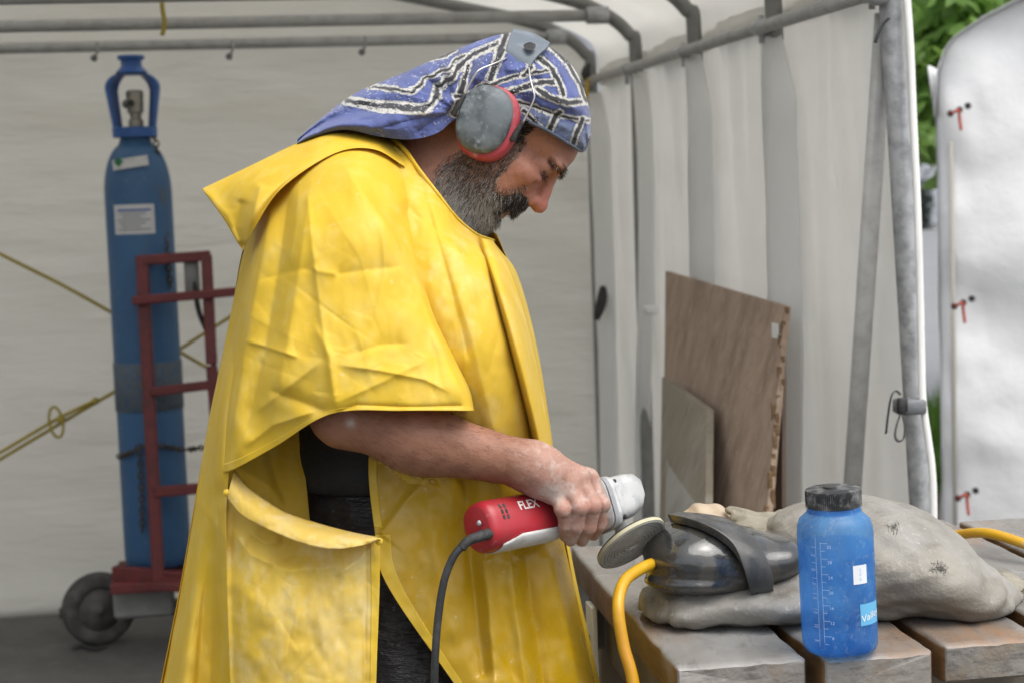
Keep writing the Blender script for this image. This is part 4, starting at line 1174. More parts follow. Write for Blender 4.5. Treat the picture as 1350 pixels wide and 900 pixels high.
# arm and hand ------------------------------------------------------
def q3(px, py, d): return Kc(px, py, d).astype(np.float32)
FING = {  # knuckle, middle joint, end joint, tip, radii
    'a': ([(731, 643, 1.925), (742, 671, 1.912), (746, 691, 1.922), (745, 706, 1.940)], .0084),
    'b': ([(747, 636, 1.925), (764, 668, 1.913), (759, 693, 1.922), (752, 711, 1.940)], .0092),
    'c': ([(763, 630, 1.935), (781, 666, 1.922), (776, 694, 1.932), (767, 711, 1.950)], .0094),
    'd': ([(776, 631, 1.955), (793, 664, 1.942), (790, 690, 1.952), (782, 704, 1.968)], .0088)}
def f_arm(p):
    E = q3(462, 548, 1.93); W = q3(694, 612, 1.925)
    d = scap(p, q3(470, 330, 2.0), q3(448, 520, 1.945), .056, .043)
    d = smin(d, scap(p, E, q3(560, 580, 1.915), .036, .0375), .03)
    d = smin(d, scap(p, q3(545, 577, 1.915), W, .0385, .0255), .02)
    d = smin(d, sell(p, q3(452, 545, 1.93), (.032, .034, .034)), .02)
    d = smin(d, scap(p, W, q3(715, 622, 1.925), .026, .027), .015)
    palm = scap(p, q3(706, 618, 1.925), q3(735, 640, 1.932), .0265, .021)
    for k in 'abcd':
        palm = smin(palm, scap(p, q3(712, 620, 1.93), q3(*FING[k][0][0]), .021, .0125), .012)
    palm = smin(palm, scap(p, q3(724, 622, 1.95), q3(764, 640, 1.97), .018, .016), .012)
    d = smin(d, palm, .014)
    # heel of the hand resting on the tool
    d = smin(d, scap(p, q3(706, 626, 1.922), q3(730, 648, 1.924), .014, .010), .012)
    fg = None
    for k in 'abcd':
        pts, r = FING[k]
        c = [q3(*q) for q in pts]
        f1 = scap(p, c[0], c[1], r * (1.08 if k == 'a' else 1.2), r * 1.06)
        f1 = smin(f1, scap(p, c[1], c[2], r * 1.06, r * .98), .003)
        f1 = smin(f1, scap(p, c[2], c[3], r * .98, r * .85), .003)
        f1 = smin(f1, sell(p, c[1] + np.array([0, 0, .002], np.float32), (r * 1.12, r * 1.1, r * 1.08)), .003)
        kn = sell(p, c[0] + np.array([0, .002, .003], np.float32), (r * 1.15, r * 1.1, r * 1.05))
        f1 = smin(f1, kn, .005)
        f1 = smax(f1, -(np.abs(((p - c[1]) @ ((c[2] - c[1]) / np.linalg.norm(c[2] - c[1]))) - .006) + np.abs(f1) - .0006), .0008)
        fg = f1 if fg is None else smin(fg, f1, .0007)
    d = smin(d, fg, .0045)
    th = scap(p, q3(722, 622, 1.955), q3(756, 632, 2.02), .016, .013)
    th = smin(th, scap(p, q3(756, 632, 2.02), q3(782, 648, 2.05), .0115, .0105), .004)
    th = smin(th, scap(p, q3(782, 648, 2.05), q3(797, 664, 2.06), .0105, .0085), .004)
    d = smin(d, th, .007)
    # tendons / veins
    return d + .0006 * np.sin(p[..., 0] * 190 + 40 * p[..., 1]) * np.sin(p[..., 1] * 240) * .6
Pa, Fa = surfnet(f_arm, (-.26, -.27, -2.11), (.125, .14, -1.865), .0019)
apx = 675 + Pa[:, 0] / -Pa[:, 2] * F; apy = 450 - Pa[:, 1] / -Pa[:, 2] * F
Ca = np.tile(np.array([.27, .13, .082]), (len(Pa), 1))
hand = np.clip((apx - 672) / 50, 0, 1)
Ca = blend(Ca, .55 * hand, (.44, .27, .22))
n1 = vnoise(apx / 9, apy / 9, 91, 5); n2 = vnoise(apx / 3.5, apy / 3.5, 92, 3)
Ca = blend(Ca, np.clip(n1 * .7 + n2 * .5 + .15, 0, 1) * hand * .5, (.52, .45, .41))
dz = np.exp(-(((apx - 727) / 22) ** 2 + ((apy - 650) / 9) ** 2)); Ca = blend(Ca, .6 * dz, (.6, .57, .53))
Ca = blend(Ca, .7 * np.exp(-(((apx - 462) / 6) ** 2 + ((apy - 557) / 6) ** 2)), (.52, .47, .45))
for k in 'abcd':
    j = FING[k][0][1]
    Ca = blend(Ca, .45 * np.exp(-(((apx - j[0]) / 6) ** 2 + ((apy - j[1]) / 6) ** 2)), (.42, .17, .14))
fa = vnoise(apx / 16, apy / 10, 93, 3)
Ca = blend(Ca, np.clip(fa * .6, 0, .5) * (1 - hand), (.2, .09, .055))
m_skin = mat('skin', skin, .5, [('noise', 220, (.22, .1, .07), .5, .75, 3, .4), ('noise', 25, (.30, .13, .10), .5, .75, 3, .3), ('noise', 60, (.45, .2, .15), .6, .8, 3, .3)], [('noise', 110, .3, .0025), ('noise', 600, .3, .0008), ('voredge', 320, .2, .0008)], vcol=True, sss=.12, spec=.35)
Vb = np.concatenate([cam2world(head2cam(Ph)), cam2world(Pa)])
Fb = np.concatenate([Fh, Fa + len(Ph)])
feet = onz(470, 1500, 0)
feet = np.array([K(470, 700, 2.14)[0], K(470, 700, 2.14)[1], 0])
man = empty('person', feet, 'person in yellow rain poncho and blue headscarf, bending over to grind stone', 'person')
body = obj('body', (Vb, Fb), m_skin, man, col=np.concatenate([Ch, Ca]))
# eyeballs
m_eye = mat('eye', (.5, .46, .42), .15, [], [])
m_iris = mat('iris', (.05, .03, .02), .1)
for z in (32, -32):
    c = cam2world(head2cam(np.array([75.5, -27, z])))
    e = obj('eye', lathe([(12.8 * SH * math.sin(a), -12.8 * SH * math.cos(a)) for a in np.linspace(0, math.pi, 14)], c, cam2world(head2cam(np.array([95.0, -40, z]))) - c, 24), m_eye, body)
    ax = nrm(cam2world(head2cam(np.array([95.0, -43, z]))) - c)
    obj('iris', lathe([(12.9 * SH * math.sin(a), 12.95 * SH * math.cos(a)) for a in np.linspace(0.001, .5, 6)], c, ax, 20), m_iris, e)

# hair, beard, brows: single strands --------------------------------
Wh = cam2world(head2cam(Ph))
def vert_normals(P, Fq):
    n = np.cross(P[Fq[:, 2]] - P[Fq[:, 0]], P[Fq[:, 3]] - P[Fq[:, 1]])
    N = np.zeros_like(P)
    for k in range(4): np.add.at(N, Fq[:, k], n)
    return N / (np.linalg.norm(N, axis=1)[:, None] + 1e-12)
Nh = vert_normals(Ph, Fh)
def strands(pts, nrmls, dirs, lens, rad, curl, seed, wave=.25):
    """tapered three-sided hairs in head units"""
    r = np.random.default_rng(seed)
    n = len(pts); seg = 5
    out = np.zeros((n, seg, 3))
    d0 = nrmls * .55 + dirs
    d0 /= np.linalg.norm(d0, axis=1)[:, None]
    p = pts.copy(); d = d0
    kink = r.normal(0, wave, (n, 3))
    for k in range(seg):
        out[:, k] = p
        d = d + kink * (1 if k % 2 else -1) * .6 + dirs * curl + r.normal(0, wave * .4, (n, 3))
        d /= np.linalg.norm(d, axis=1)[:, None]
        p = p + d * (lens / (seg - 1))[:, None]
    a = nrm(np.array([.3, .4, .86])); 
    V = np.zeros((n, seg, 3, 3))
    for k in range(seg):
        t = out[:, min(k + 1, seg - 1)] - out[:, max(k - 1, 0)]
        u = np.cross(t, a); u /= np.linalg.norm(u, axis=1)[:, None] + 1e-9
        w = np.cross(t, u); w /= np.linalg.norm(w, axis=1)[:, None] + 1e-9
        rr = rad * (1 - .85 * k / (seg - 1))
        for j in range(3):
            an = j * 2.094
            V[:, k, j] = out[:, k] + (math.cos(an) * u + math.sin(an) * w) * rr[:, None]
    base = (np.arange(n) * seg * 3)[:, None]
    f = []
    for k in range(seg - 1):
        for j in range(3):
            f.append(base + np.array([[k * 3 + j, k * 3 + (j + 1) % 3, (k + 1) * 3 + (j + 1) % 3, (k + 1) * 3 + j]]))
    return V.reshape(-1, 3), np.stack(f, 1).reshape(-1, 4), seg * 3
def sample(mask, n, seed):
    r = np.random.default_rng(seed)
    idx = np.flatnonzero(mask)
    w = r.choice(idx, n)
    return Ph[w] + r.normal(0, 1.0, (n, 3)), Nh[w]
m_hair = mat('hair', (.1, .08, .07), .5, vcol=True, spec=.3)
def hairobj(name, mask, n, dirfn, lenfn, colfn, radius, curl, seed, wave=.25):
    p, nn = sample(mask, n, seed)
    d = dirfn(p)
    ln = lenfn(p) * np.random.default_rng(seed + 1).uniform(.6, 1.25, n)
    v, f, k = strands(p, nn, d, ln, np.full(n, radius), curl, seed + 2, wave)
    c = np.repeat(colfn(p, np.random.default_rng(seed + 3)), k, 0)
    return obj(name, (cam2world(head2cam(v)), f), m_hair, body, col=c)
def bpx(p): return 680 + p[:, 0] * .682 + p[:, 1] * .731, 150 + p[:, 0] * .731 - p[:, 1] * .682
def beard_dir(p):
    d = np.tile(np.array([.22, -1.0, 0.0]), (len(p), 1)); d[:, 2] = np.sign(p[:, 2]) * .1
    chin = np.clip((p[:, 0] - 40) / 40, 0, 1); d[:, 0] += .25 * chin
    return d
def beard_len(p):
    x, y = bpx(p)
    return 5 + 8 * np.clip((y - 225) / 60, 0, 1) + 2 * np.clip((630 - x) / 40, 0, 1)
def greycol(p, r, grey):
    g_ = r.uniform(0, 1, len(p))
    c = np.tile(np.array([.034, .027, .022]), (len(p), 1))
    m = g_ < grey
    c[m] = np.array([.55, .52, .47]) * r.uniform(.5, 1.2, (m.sum(), 1))
    m2 = (g_ > grey) & (g_ < grey + .2)
    c[m2] = np.array([.10, .07, .05])
    return c
def beard_col(p, r):
    x, y = bpx(p)
    grey = .3 + .6 * np.clip((y - 235) / 40, 0, 1) * np.clip((662 - x) / 20, 0, 1) + .25 * np.clip((625 - x) / 30, 0, 1)
    return greycol(p, r, grey)
MOUST = [(664, 268), (672, 262), (684, 257), (694, 261), (697, 270), (692, 278), (672, 280), (662, 276)]
mm = inpoly(hpx, hpy, MOUST) & (hf > 60)
lipm = (hf > 66) & (hh < -91) & (hh > -110) & (np.abs(hz) < 24)
edge_ = inpoly(hpx + 5, hpy + 6, BEARD) | inpoly(hpx - 5, hpy + 9, BEARD)
hairobj('stubble', edge_ & ~bmask & ~mm & (hf < 84) & (hh < -25), 1500, beard_dir, lambda p: 4.5 + 0 * p[:, 0], lambda p, r: greycol(p, r, .25), .22, .1, 311, .25)
hairobj('beard', bmask & ~mm & ~lipm, 14000, beard_dir, beard_len, beard_col, .27, .1, 301, .34)
hairobj('moustache', (mm | ((hf > 72) & (hh < -74) & (hh > -92) & (np.abs(hz) < 32))) & ~lipm, 2600,
        lambda p: np.stack([.25 + 0 * p[:, 0], -1 + 0 * p[:, 0], np.sign(p[:, 2] + .01) * .35], 1), lambda p: 10 + 0 * p[:, 0], lambda p, r: greycol(p, r, .10), .42, .2, 321, .18)
def brow_mask():
    b = np.zeros(len(Ph), bool)
    for s_ in (1, -1):
        l = [(96, -9, 12 * s_), (99, -8, 24 * s_), (92, -8, 36 * s_), (80, -12, 48 * s_)]
        for i in range(3):
            b |= scap(Ph.astype(np.float32), l[i], l[i + 1], 3.0, 3.0) < 2.0
    return b & (hf > 66)
hairobj('eyebrow', brow_mask(), 520, lambda p: np.stack([.1 + 0 * p[:, 0], -.25 + 0 * p[:, 0], np.sign(p[:, 2]) * 1.0], 1), lambda p: 7.5 + 0 * p[:, 0], lambda p, r: greycol(p, r, .12), .33, .1, 341, .12)
for s_ in (1, -1):
    lash = scap(Ph.astype(np.float32), (91, -30.5, 24 * s_), (84, -31, 46 * s_), 1.5, 1.5) < 2.0
    hairobj('eyelashes', lash, 60, lambda p: np.stack([1.0 + 0 * p[:, 0], -.7 + 0 * p[:, 0], 0 * p[:, 0]], 1), lambda p: 6 + 0 * p[:, 0], lambda p, r: greycol(p, r, 0.0), .3, .1, 361, .08)
tem = inpoly(hpx, hpy, [(672, 160), (700, 152), (728, 162), (733, 170), (715, 172), (700, 182), (690, 192), (672, 200)]) & (np.abs(hz) > 20)
hairobj('hair', tem, 2600, lambda p: np.stack([-.9 + 0 * p[:, 0], -.55 + 0 * p[:, 0], 0 * p[:, 0]], 1), lambda p: 11 + 0 * p[:, 0], lambda p, r: greycol(p, r, .22), .4, .1, 381, .1)
# short hairs on the forearm
Na = vert_normals(Pa, Fa)
ra = np.random.default_rng(400)
ia = ra.choice(np.flatnonzero((apx > 455) & (apx < 700) & (apy > 520)), 1600)
va_, fa_, ka_ = strands(Pa[ia] / SH, Na[ia], np.tile(np.array([.9, -.35, .1]), (len(ia), 1)), ra.uniform(5, 12, len(ia)), np.full(len(ia), .095), .25, 401, .12)
obj('arm_hair', (cam2world(va_ * SH), fa_), m_hair, body, col=np.tile(np.array([.03, .018, .012]), (len(va_), 1)))
# ------------------------------------------------------------------ clothes under the poncho
m_dark = mat('dark jacket', (.02, .022, .026), .75, [('noise', 20, (.035, .036, .04), .4, .7)], [('noise', (60, 60, 200), .3, .003), ('noise', 14, .5, .01)])
m_wet = mat('wet black trousers', (.022, .023, .026), .3, [('noise', 25, (.045, .045, .048), .45, .7), ('noise', 160, (.2, .2, .2), .66, .75)], [('noise', (30, 30, 120), .9, .008), ('ridge', (14, 14, 50), .5, .006)])
WV = lambda px, py, d: K(px, py, d).astype(np.float32)
def f_jacket(p):
    d = scap(p, WV(485, 375, 2.16), WV(500, 600, 2.165), .09, .125)
    d = smin(d, sell(p, WV(545, 560, 2.175), (.13, .12, .13)), .06)
    d = smin(d, scap(p, WV(450, 400, 2.03), WV(440, 480, 2.01), .055, .05), .03)
    d = smin(d, scap(p, WV(500, 400, 2.24), WV(560, 520, 2.26), .055, .045), .04)
    return smax(d, np.float32(WV(470, 640, 2.14)[2]) - p[..., 2], .01)
P, Fq = surfnet(f_jacket, WV(470, 450, 2.14) - np.float32([.35, .36, .42]), WV(470, 450, 2.14) + np.float32([.40, .36, .42]), .009)
obj('jacket', (P, Fq), m_dark, man)
hipz = float(WV(470, 640, 2.14)[2])
fx, fy = feet[0], feet[1]
def f_trou(p):
    d = sell(p, (fx + .045, fy + .045, hipz - .09), (.145, .15, .17))
    for s_, dx in ((-1, .02), (1, .0)):
        hip = (fx + .05, fy + .045 + s_ * .075, hipz - .15); kn = (fx + .06 + dx, fy + .03 + s_ * .11, .50); an = (fx - .01 + dx, fy + s_ * .13, .09)
        leg = smin(scap(p, hip, kn, .095, .075), scap(p, kn, an, .076, .062), .03)
        d = smin(d, leg, .03)
    d = smax(d, p[..., 2] - (hipz + .02), .01)
    return d + .003 * np.sin(p[..., 2] * 90 + 12 * np.sin(p[..., 0] * 25)) * np.sin(p[..., 0] * 30 + p[..., 2] * 14)
P, Fq = surfnet(f_trou, (fx - .2, fy - .28, .04), (fx + .3, fy + .28, hipz + .05), .009)
obj('trousers', (P, Fq), m_wet, man)
for s_ in (-1, 1):
    def f_boot(p, s_=s_):
        c = (fx + (.01 if s_ > 0 else .03), fy + s_ * .13)
        d = scap(p, (c[0] - .03, c[1], .05), (c[0] + .12, c[1] + s_ * .02, .04), .05, .046)
        d = smin(d, scap(p, (c[0] - .02, c[1], .06), (c[0] - .02, c[1], .2), .052, .06), .03)
        return smax(d, -p[..., 2] + .002, .004)
    P, Fq = surfnet(f_boot, (fx - .14, fy + s_ * .13 - .1, -.01), (fx + .24, fy + s_ * .13 + .1, .24), .008)
    obj('boot', (P, Fq), m_rub, man)

# ------------------------------------------------------------------ poncho
def pmat(name, base, dust, da, wet=0):
    return mat(name, base, .33, [('noise', (7, 7, 5), dust, .48 - da * .12, .85, 9, .25 + .3 * da), ('noise', (40, 40, 26), dust, .48, .7, 9, .3 + .4 * da), ('noise', (14, 14, 9), dust, .6, .68, 9, .2 + .4 * da), ('noise', (4, 4, 2.5), (base[0] * .93, base[1] * .86, base[2] * .7), .45, .75, 4, .6), ('noise', 120, (.78, .72, .5), .66, .72, 4, .4)],
               [('ridge', (9, 9, 6), .07, .008), ('ridge', (30, 30, 20), .10, .003), ('noise', 150, .08, .001)], trans=.22, tcol=(base[0] * 1.05, base[1] * .95, base[2]), rough_noise=(12, .35, .7, .42 - .2 * wet, .7 - .3 * wet), spec=.35 + .15 * wet)
YEL = (.76, .52, .04)
m_pon = pmat('yellow poncho', YEL, (.80, .66, .22), .18)
m_pond = pmat('yellow poncho dusty', (.75, .515, .045), (.80, .68, .30), .4)
m_ponc = pmat('yellow poncho powdery', (.74, .515, .06), (.80, .70, .38), .75)
m_ponw = pmat('yellow poncho wet', (.58, .36, .012), (.6, .5, .2), .12, 1)
m_ponflap = pmat('yellow poncho hem', (.74, .52, .09), (.80, .68, .38), .85)
pon = empty('poncho_root', feet, None, None) if False else None
def fold(x, y, d, line, amp, w, w2=None, sharp=1.2, ends=.18):
    """raise (amp>0) or sink a crease along a pixel polyline; w/w2 widths on either side"""
    D, sg, fr = polydist(x, y, line)
    ww = np.where(sg > 0, w, w2 if w2 is not None else w)
    e = np.clip(np.minimum(fr, 1 - fr) / ends, 0, 1); e = e * e * (3 - 2 * e) if ends > 0 else 1
    return d - amp * e * np.exp(-(D / ww) ** sharp)
def crumple(x, y, d, box_, n, amp, seed, lmin=20, lmax=90, wmin=3, wmax=7, ang=None):
    wmin, wmax = wmin * .55, wmax * .6
    r = np.random.default_rng(seed)
    for i in range(n):
        cx, cy = r.uniform(box_[0], box_[2]), r.uniform(box_[1], box_[3])
        a = r.uniform(0, math.pi) if ang is None else r.normal(ang, .5)
        L_ = r.uniform(lmin, lmax) / 2
        k = r.normal(0, .22)
        p = [(cx - math.cos(a - k) * L_, cy - math.sin(a - k) * L_), (cx, cy), (cx + math.cos(a + k) * L_, cy + math.sin(a + k) * L_)]
        w = r.uniform(wmin, wmax)
        d = fold(x, y, d, p, amp * r.choice([-1, 1]) * r.uniform(.4, 1), w, w * r.uniform(1.5, 6), 1.0, .4)
    return d
SH_G = {}
def sheet(name, rows, nv, nu, material, folds=(), cr=None, parent=None, noise_amp=.002, seed=1, thick=.0004):
    G = loft([np.array(r, float) for r in rows], nv, nu)
    x, y, d = G[..., 0], G[..., 1], G[..., 2]
    d0 = d
    for fo in folds: d = fold(x, y, d, *fo)
    if cr: 
        for c in cr: d = crumple(x, y, d, *c)
    d = d + noise_amp * vnoise(x / 38, y / 60, seed, 3)
    SH_G[name] = (x, y, d)
    o = obj(name, grid(K(x, y, d)), material, parent if parent is not None else PON)
    solid(o, thick)
    return o
PON = obj('poncho', (np.zeros((0, 3)), []), None, man) if False else None
# upper drape (back, shoulder and sleeve side)
A_rows = [
 [(345, 262, 2.14), (365, 240, 2.10), (400, 212, 2.06), (440, 192, 2.05), (485, 186, 2.06), (518, 194, 2.075), (540, 210, 2.08)],
 [(332, 300, 2.14), (348, 285, 2.06), (385, 258, 2.00), (430, 238, 1.97), (480, 232, 1.97), (525, 258, 1.99), (548, 276, 2.03)],
 [(318, 345, 2.14), (338, 340, 2.02), (380, 325, 1.94), (440, 305, 1.905), (500, 305, 1.91), (540, 335, 1.935), (556, 345, 1.985)],
 [(306, 410, 2.14), (328, 410, 1.99), (375, 400, 1.915), (440, 392, 1.885), (510, 390, 1.885), (562, 412, 1.905), (576, 416, 1.965)],
 [(293, 470, 2.165), (318, 475, 1.98), (365, 470, 1.90), (440, 462, 1.868), (520, 458, 1.868), (588, 470, 1.885), (602, 472, 1.95)],
 [(284, 535, 2.175), (304, 545, 1.975), (355, 532, 1.905), (440, 512, 1.862), (530, 507, 1.858), (606, 512, 1.87), (619, 513, 1.935)],
 [(283, 604, 2.18), (297, 622, 1.965), (360, 590, 1.915), (437, 545, 1.862), (530, 541, 1.853), (614, 541, 1.862), (625, 541, 1.925)]]
A_folds = [
 ([(444, 210), (505, 290), (545, 362), (580, 450), (618, 545)], .012, 22, 10, 1.4, .12),
 ([(530, 262), (560, 330), (585, 420), (612, 500)], -.012, 12, 12, 1.4, .1),
 ([(405, 250), (412, 330), (425, 430), (445, 545)], .005, 5, 16, 1.1, .06),      # storage crease
 ([(330, 372), (400, 355), (440, 362), (540, 350)], -.0025, 4, 10, 1.1, .1),
 ([(410, 350), (418, 358), (448, 363)], .005, 4, 7, 1.1, .2),
 ([(362, 235), (348, 330), (326, 440), (302, 600)], .015, 12, 10, 1.4, .15),
 ([(384, 232), (370, 340), (348, 470), (322, 590)], -.014, 12, 12, 1.4, .15),
 ([(412, 225), (398, 330), (380, 450), (356, 570)], .009, 12, 14, 1.4, .2),
 ([(470, 215), (520, 300), (555, 400), (590, 530)], -.006, 10, 14, 1.4, .2),
 ([(395, 235), (390, 300), (380, 360)], .004, 7, 9, 1.3, .25),
 ([(318, 448), (345, 455), (390, 470), (396, 464)], .005, 3, 7, 1.1, .2),
 ([(345, 455), (350, 480), (330, 560), (305, 615)], .006, 6, 12, 1.2, .15),
 ([(437, 545), (400, 530), (372, 520), (352, 512)], -.006, 8, 8, 1.4, .15),
 ([(437, 545), (440, 520), (436, 470), (410, 420)], .005, 6, 12, 1.3, .2),
 ([(440, 480), (500, 488), (560, 500), (600, 520)], .004, 4, 10, 1.2, .2),
 ([(445, 530), (500, 505), (570, 470)], .0035, 5, 12, 1.2, .2),
 ([(455, 470), (500, 455), (545, 452)], -.003, 4, 9, 1.2, .25),
 ([(330, 548), (380, 510), (430, 470)], .004, 6, 10, 1.2, .2),
 ([(320, 590), (360, 560), (420, 540)], .005, 5, 10, 1.2, .15),
 ([(480, 250), (500, 320), (500, 380)], -.003, 10, 14, 1.5, .2),
 ([(440, 545), (470, 533), (540, 536), (612, 534)], -.003, 3, 3, 1.3, .05),     # stitched hem
]
PON = sheet('poncho', A_rows, 230, 220, m_pon, A_folds, [((310, 230, 610, 545), 34, .0008, 11, 30, 130), ((400, 440, 600, 540), 26, .0009, 12, 15, 60, 2, 5), ((320, 230, 600, 540), 14, .0016, 13, 140, 280, 5, 9, 1.3), ((320, 240, 615, 545), 130, .00045, 14, 12, 50, 2, 4.5)], parent=man, noise_amp=.002, seed=5)
ORG[PON.name] = ORG[man.name]
def hem(name, key, rs, cs_, off=.0008, m=None):
    x, y, d = (q[rs, cs_] for q in SH_G[key])
    o = obj(name, grid(K(x, y, d - off)), m_pon, PON); solid(o, .0004); return o
def strip(name, a, b, n, m, material, bulge=.004):
    A2, B2 = catmull(a, n), catmull(b, n)
    u = np.linspace(0, 1, m)[None, :, None]
    G = A2[:, None] * (1 - u) + B2[:, None] * u
    G[..., 2] -= bulge * np.sin(np.pi * u[..., 0]) + .0012 * vnoise(G[..., 0] / 9, G[..., 1] / 9, 77)
    o = obj(name, grid(K(G[..., 0], G[..., 1], G[..., 2])), material, PON); solid(o, .0008); return o
hem('sleeve_hem', 'poncho', slice(223, 230), slice(28, 214))
# front panel
D_rows = [
 [(520, 192, 2.07), (544, 214, 2.05), (570, 246, 2.035), (596, 282, 2.04), (624, 306, 2.08), (648, 316, 2.14)],
 [(505, 262, 2.02), (540, 275, 2.00), (574, 296, 1.99), (608, 322, 2.0), (640, 330, 2.055), (661, 332, 2.14)],
 [(510, 350, 1.99), (550, 352, 1.955), (600, 355, 1.950), (640, 358, 1.98), (670, 360, 2.05), (682, 362, 2.14)],
 [(530, 440, 1.98), (580, 440, 1.93), (630, 440, 1.928), (668, 440, 1.967), (694, 440, 2.045), (704, 440, 2.14)],
 [(520, 530, 2.00), (590, 530, 1.955), (645, 530, 1.945), (685, 530, 1.98), (710, 530, 2.05), (718, 530, 2.14)],
 [(487, 596, 2.01), (560, 604, 1.985), (640, 604, 1.975), (692, 602, 2.00), (718, 600, 2.06), (729, 600, 2.14)],
 [(494, 700, 1.975), (560, 702, 1.98), (640, 702, 1.985), (692, 700, 2.01), (727, 700, 2.06), (741, 700, 2.14)],
 [(508, 766, 1.965), (572, 770, 1.975), (648, 770, 1.985), (700, 768, 2.01), (740, 768, 2.06), (756, 768, 2.14)],
 [(590, 888, 1.975), (630, 890, 1.975), (676, 890, 1.985), (722, 890, 2.01), (766, 890, 2.06), (783, 890, 2.14)],
 [(700, 1040, 1.99), (720, 1040, 1.985), (745, 1040, 1.99), (770, 1040, 2.02), (800, 1040, 2.07), (816, 1040, 2.14)]]
D_folds = [
 ([(560, 240), (585, 330), (620, 440), (650, 560), (668, 700)], .006, 12, 22, 1.4, .1),
 ([(640, 312), (660, 400), (690, 500), (712, 610)], -.018, 7, 9, 1.4, .06),
 ([(628, 306), (645, 380), (675, 480), (702, 600)], .010, 14, 9, 1.4, .08),
 ([(655, 312), (680, 410), (705, 510), (722, 610)], .012, 9, 6, 1.4, .06),
 ([(545, 205), (560, 262), (590, 360), (620, 480)], -.006, 9, 9, 1.4, .1),
 ([(585, 258), (600, 320), (630, 400)], .004, 8, 12, 1.4, .2),
 ([(565, 626), (535, 660), (500, 706)], .006, 4, 16, 1.2, .05),
 ([(612, 620), (618, 720), (640, 900)], -.014, 12, 16, 1.5, .05),
 ([(635, 720), (645, 800), (655, 930)], .012, 10, 14, 1.5, .1),
 ([(690, 720), (700, 800), (725, 960)], -.016, 14, 12, 1.5, .05),
 ([(670, 720), (680, 800), (700, 950)], .012, 10, 14, 1.5, .1),
 ([(722, 715), (742, 800), (770, 930)], .014, 12, 10, 1.5, .1),
 ([(738, 730), (755, 800), (780, 930)], -.010, 7, 7, 1.5, .1),
 ([(560, 630), (575, 740), (600, 850)], .006, 14, 18, 1.5, .1),
]
sheet('front_panel', D_rows, 260, 190, m_pond, D_folds, [((520, 260, 720, 900), 30, .0008, 31, 25, 90, 4, 9, 1.3), ((520, 260, 720, 900), 16, .0022, 32, 120, 300, 4, 8, 1.3), ((520, 280, 720, 900), 90, .0004, 33, 12, 60, 2, 4.5)], noise_amp=.003, seed=9)
fp = [o for o in man.children_recursive if o.name.startswith('front_panel')][0]
fp.data.materials.append(m_ponw)
hem('front_hem', 'front_panel', slice(174, 259), slice(0, 13))
hem('front_edge_hem', 'front_panel', slice(140, 172), slice(0, 7))
# deep pleat running down the front edge
PL = [[(630, 312, 2.062), (636, 314, 2.045), (643, 316, 2.050), (650, 317, 2.10)],
      [(643, 360, 2.005), (650, 361, 1.978), (661, 362, 1.985), (676, 364, 2.07)],
      [(664, 440, 1.985), (672, 441, 1.950), (684, 442, 1.957), (700, 443, 2.06)],
      [(686, 520, 1.992), (693, 521, 1.958), (703, 522, 1.966), (716, 523, 2.07)],
      [(703, 590, 2.015), (709, 591, 1.985), (717, 592, 1.992), (728, 593, 2.09)],
      [(712, 650, 2.03), (717, 651, 2.005), (723, 652, 2.012), (735, 653, 2.10)]]
sheet('front_pleat', PL, 120, 40, m_pond, [([(640, 330), (668, 420), (700, 540), (715, 620)], .006, 3, 7, 1.2, .1)], [((640, 330, 720, 620), 20, .0008, 81, 20, 70, 2, 5, 1.3)], noise_amp=.0015, seed=37)
# back panel, falling behind
B_rows = [
 [(320, 336, 2.145), (327, 340, 2.10), (333, 345, 2.05), (340, 350, 2.02), (352, 352, 1.99)],
 [(297, 450, 2.145), (304, 450, 2.10), (312, 452, 2.04), (322, 455, 2.0), (336, 456, 1.98)],
 [(276, 550, 2.15), (284, 550, 2.09), (291, 552, 2.03), (299, 556, 1.992), (312, 560, 1.985)],
 [(258, 655, 2.155), (270, 655, 2.08), (281, 655, 2.03), (291, 656, 1.985), (299, 658, 1.966)],
 [(236, 780, 2.16), (254, 780, 2.06), (271, 780, 2.05), (289, 780, 1.985), (300, 780, 1.960)],
 [(212, 900, 2.17), (238, 900, 2.04), (262, 900, 2.05), (288, 900, 2.0), (304, 900, 1.958)],
 [(180, 1060, 2.18), (215, 1060, 2.03), (250, 1060, 2.05), (285, 1060, 2.0), (308, 1060, 1.957)]]
B_folds = [([(303, 450), (292, 540), (280, 660), (262, 820), (250, 960)], .014, 10, 12, 1.5, .1), ([(295, 620), (285, 720), (278, 900), (276, 1000)], -.016, 8, 8, 1.5, .1)]
sheet('back_panel', B_rows, 200, 70, m_pon, B_folds, [((220, 450, 310, 950), 24, .0014, 41, 20, 90, 3, 7, 1.7), ((220, 450, 310, 950), 10, .004, 42, 150, 300, 4, 8, 1.75)], noise_amp=.003, seed=13)
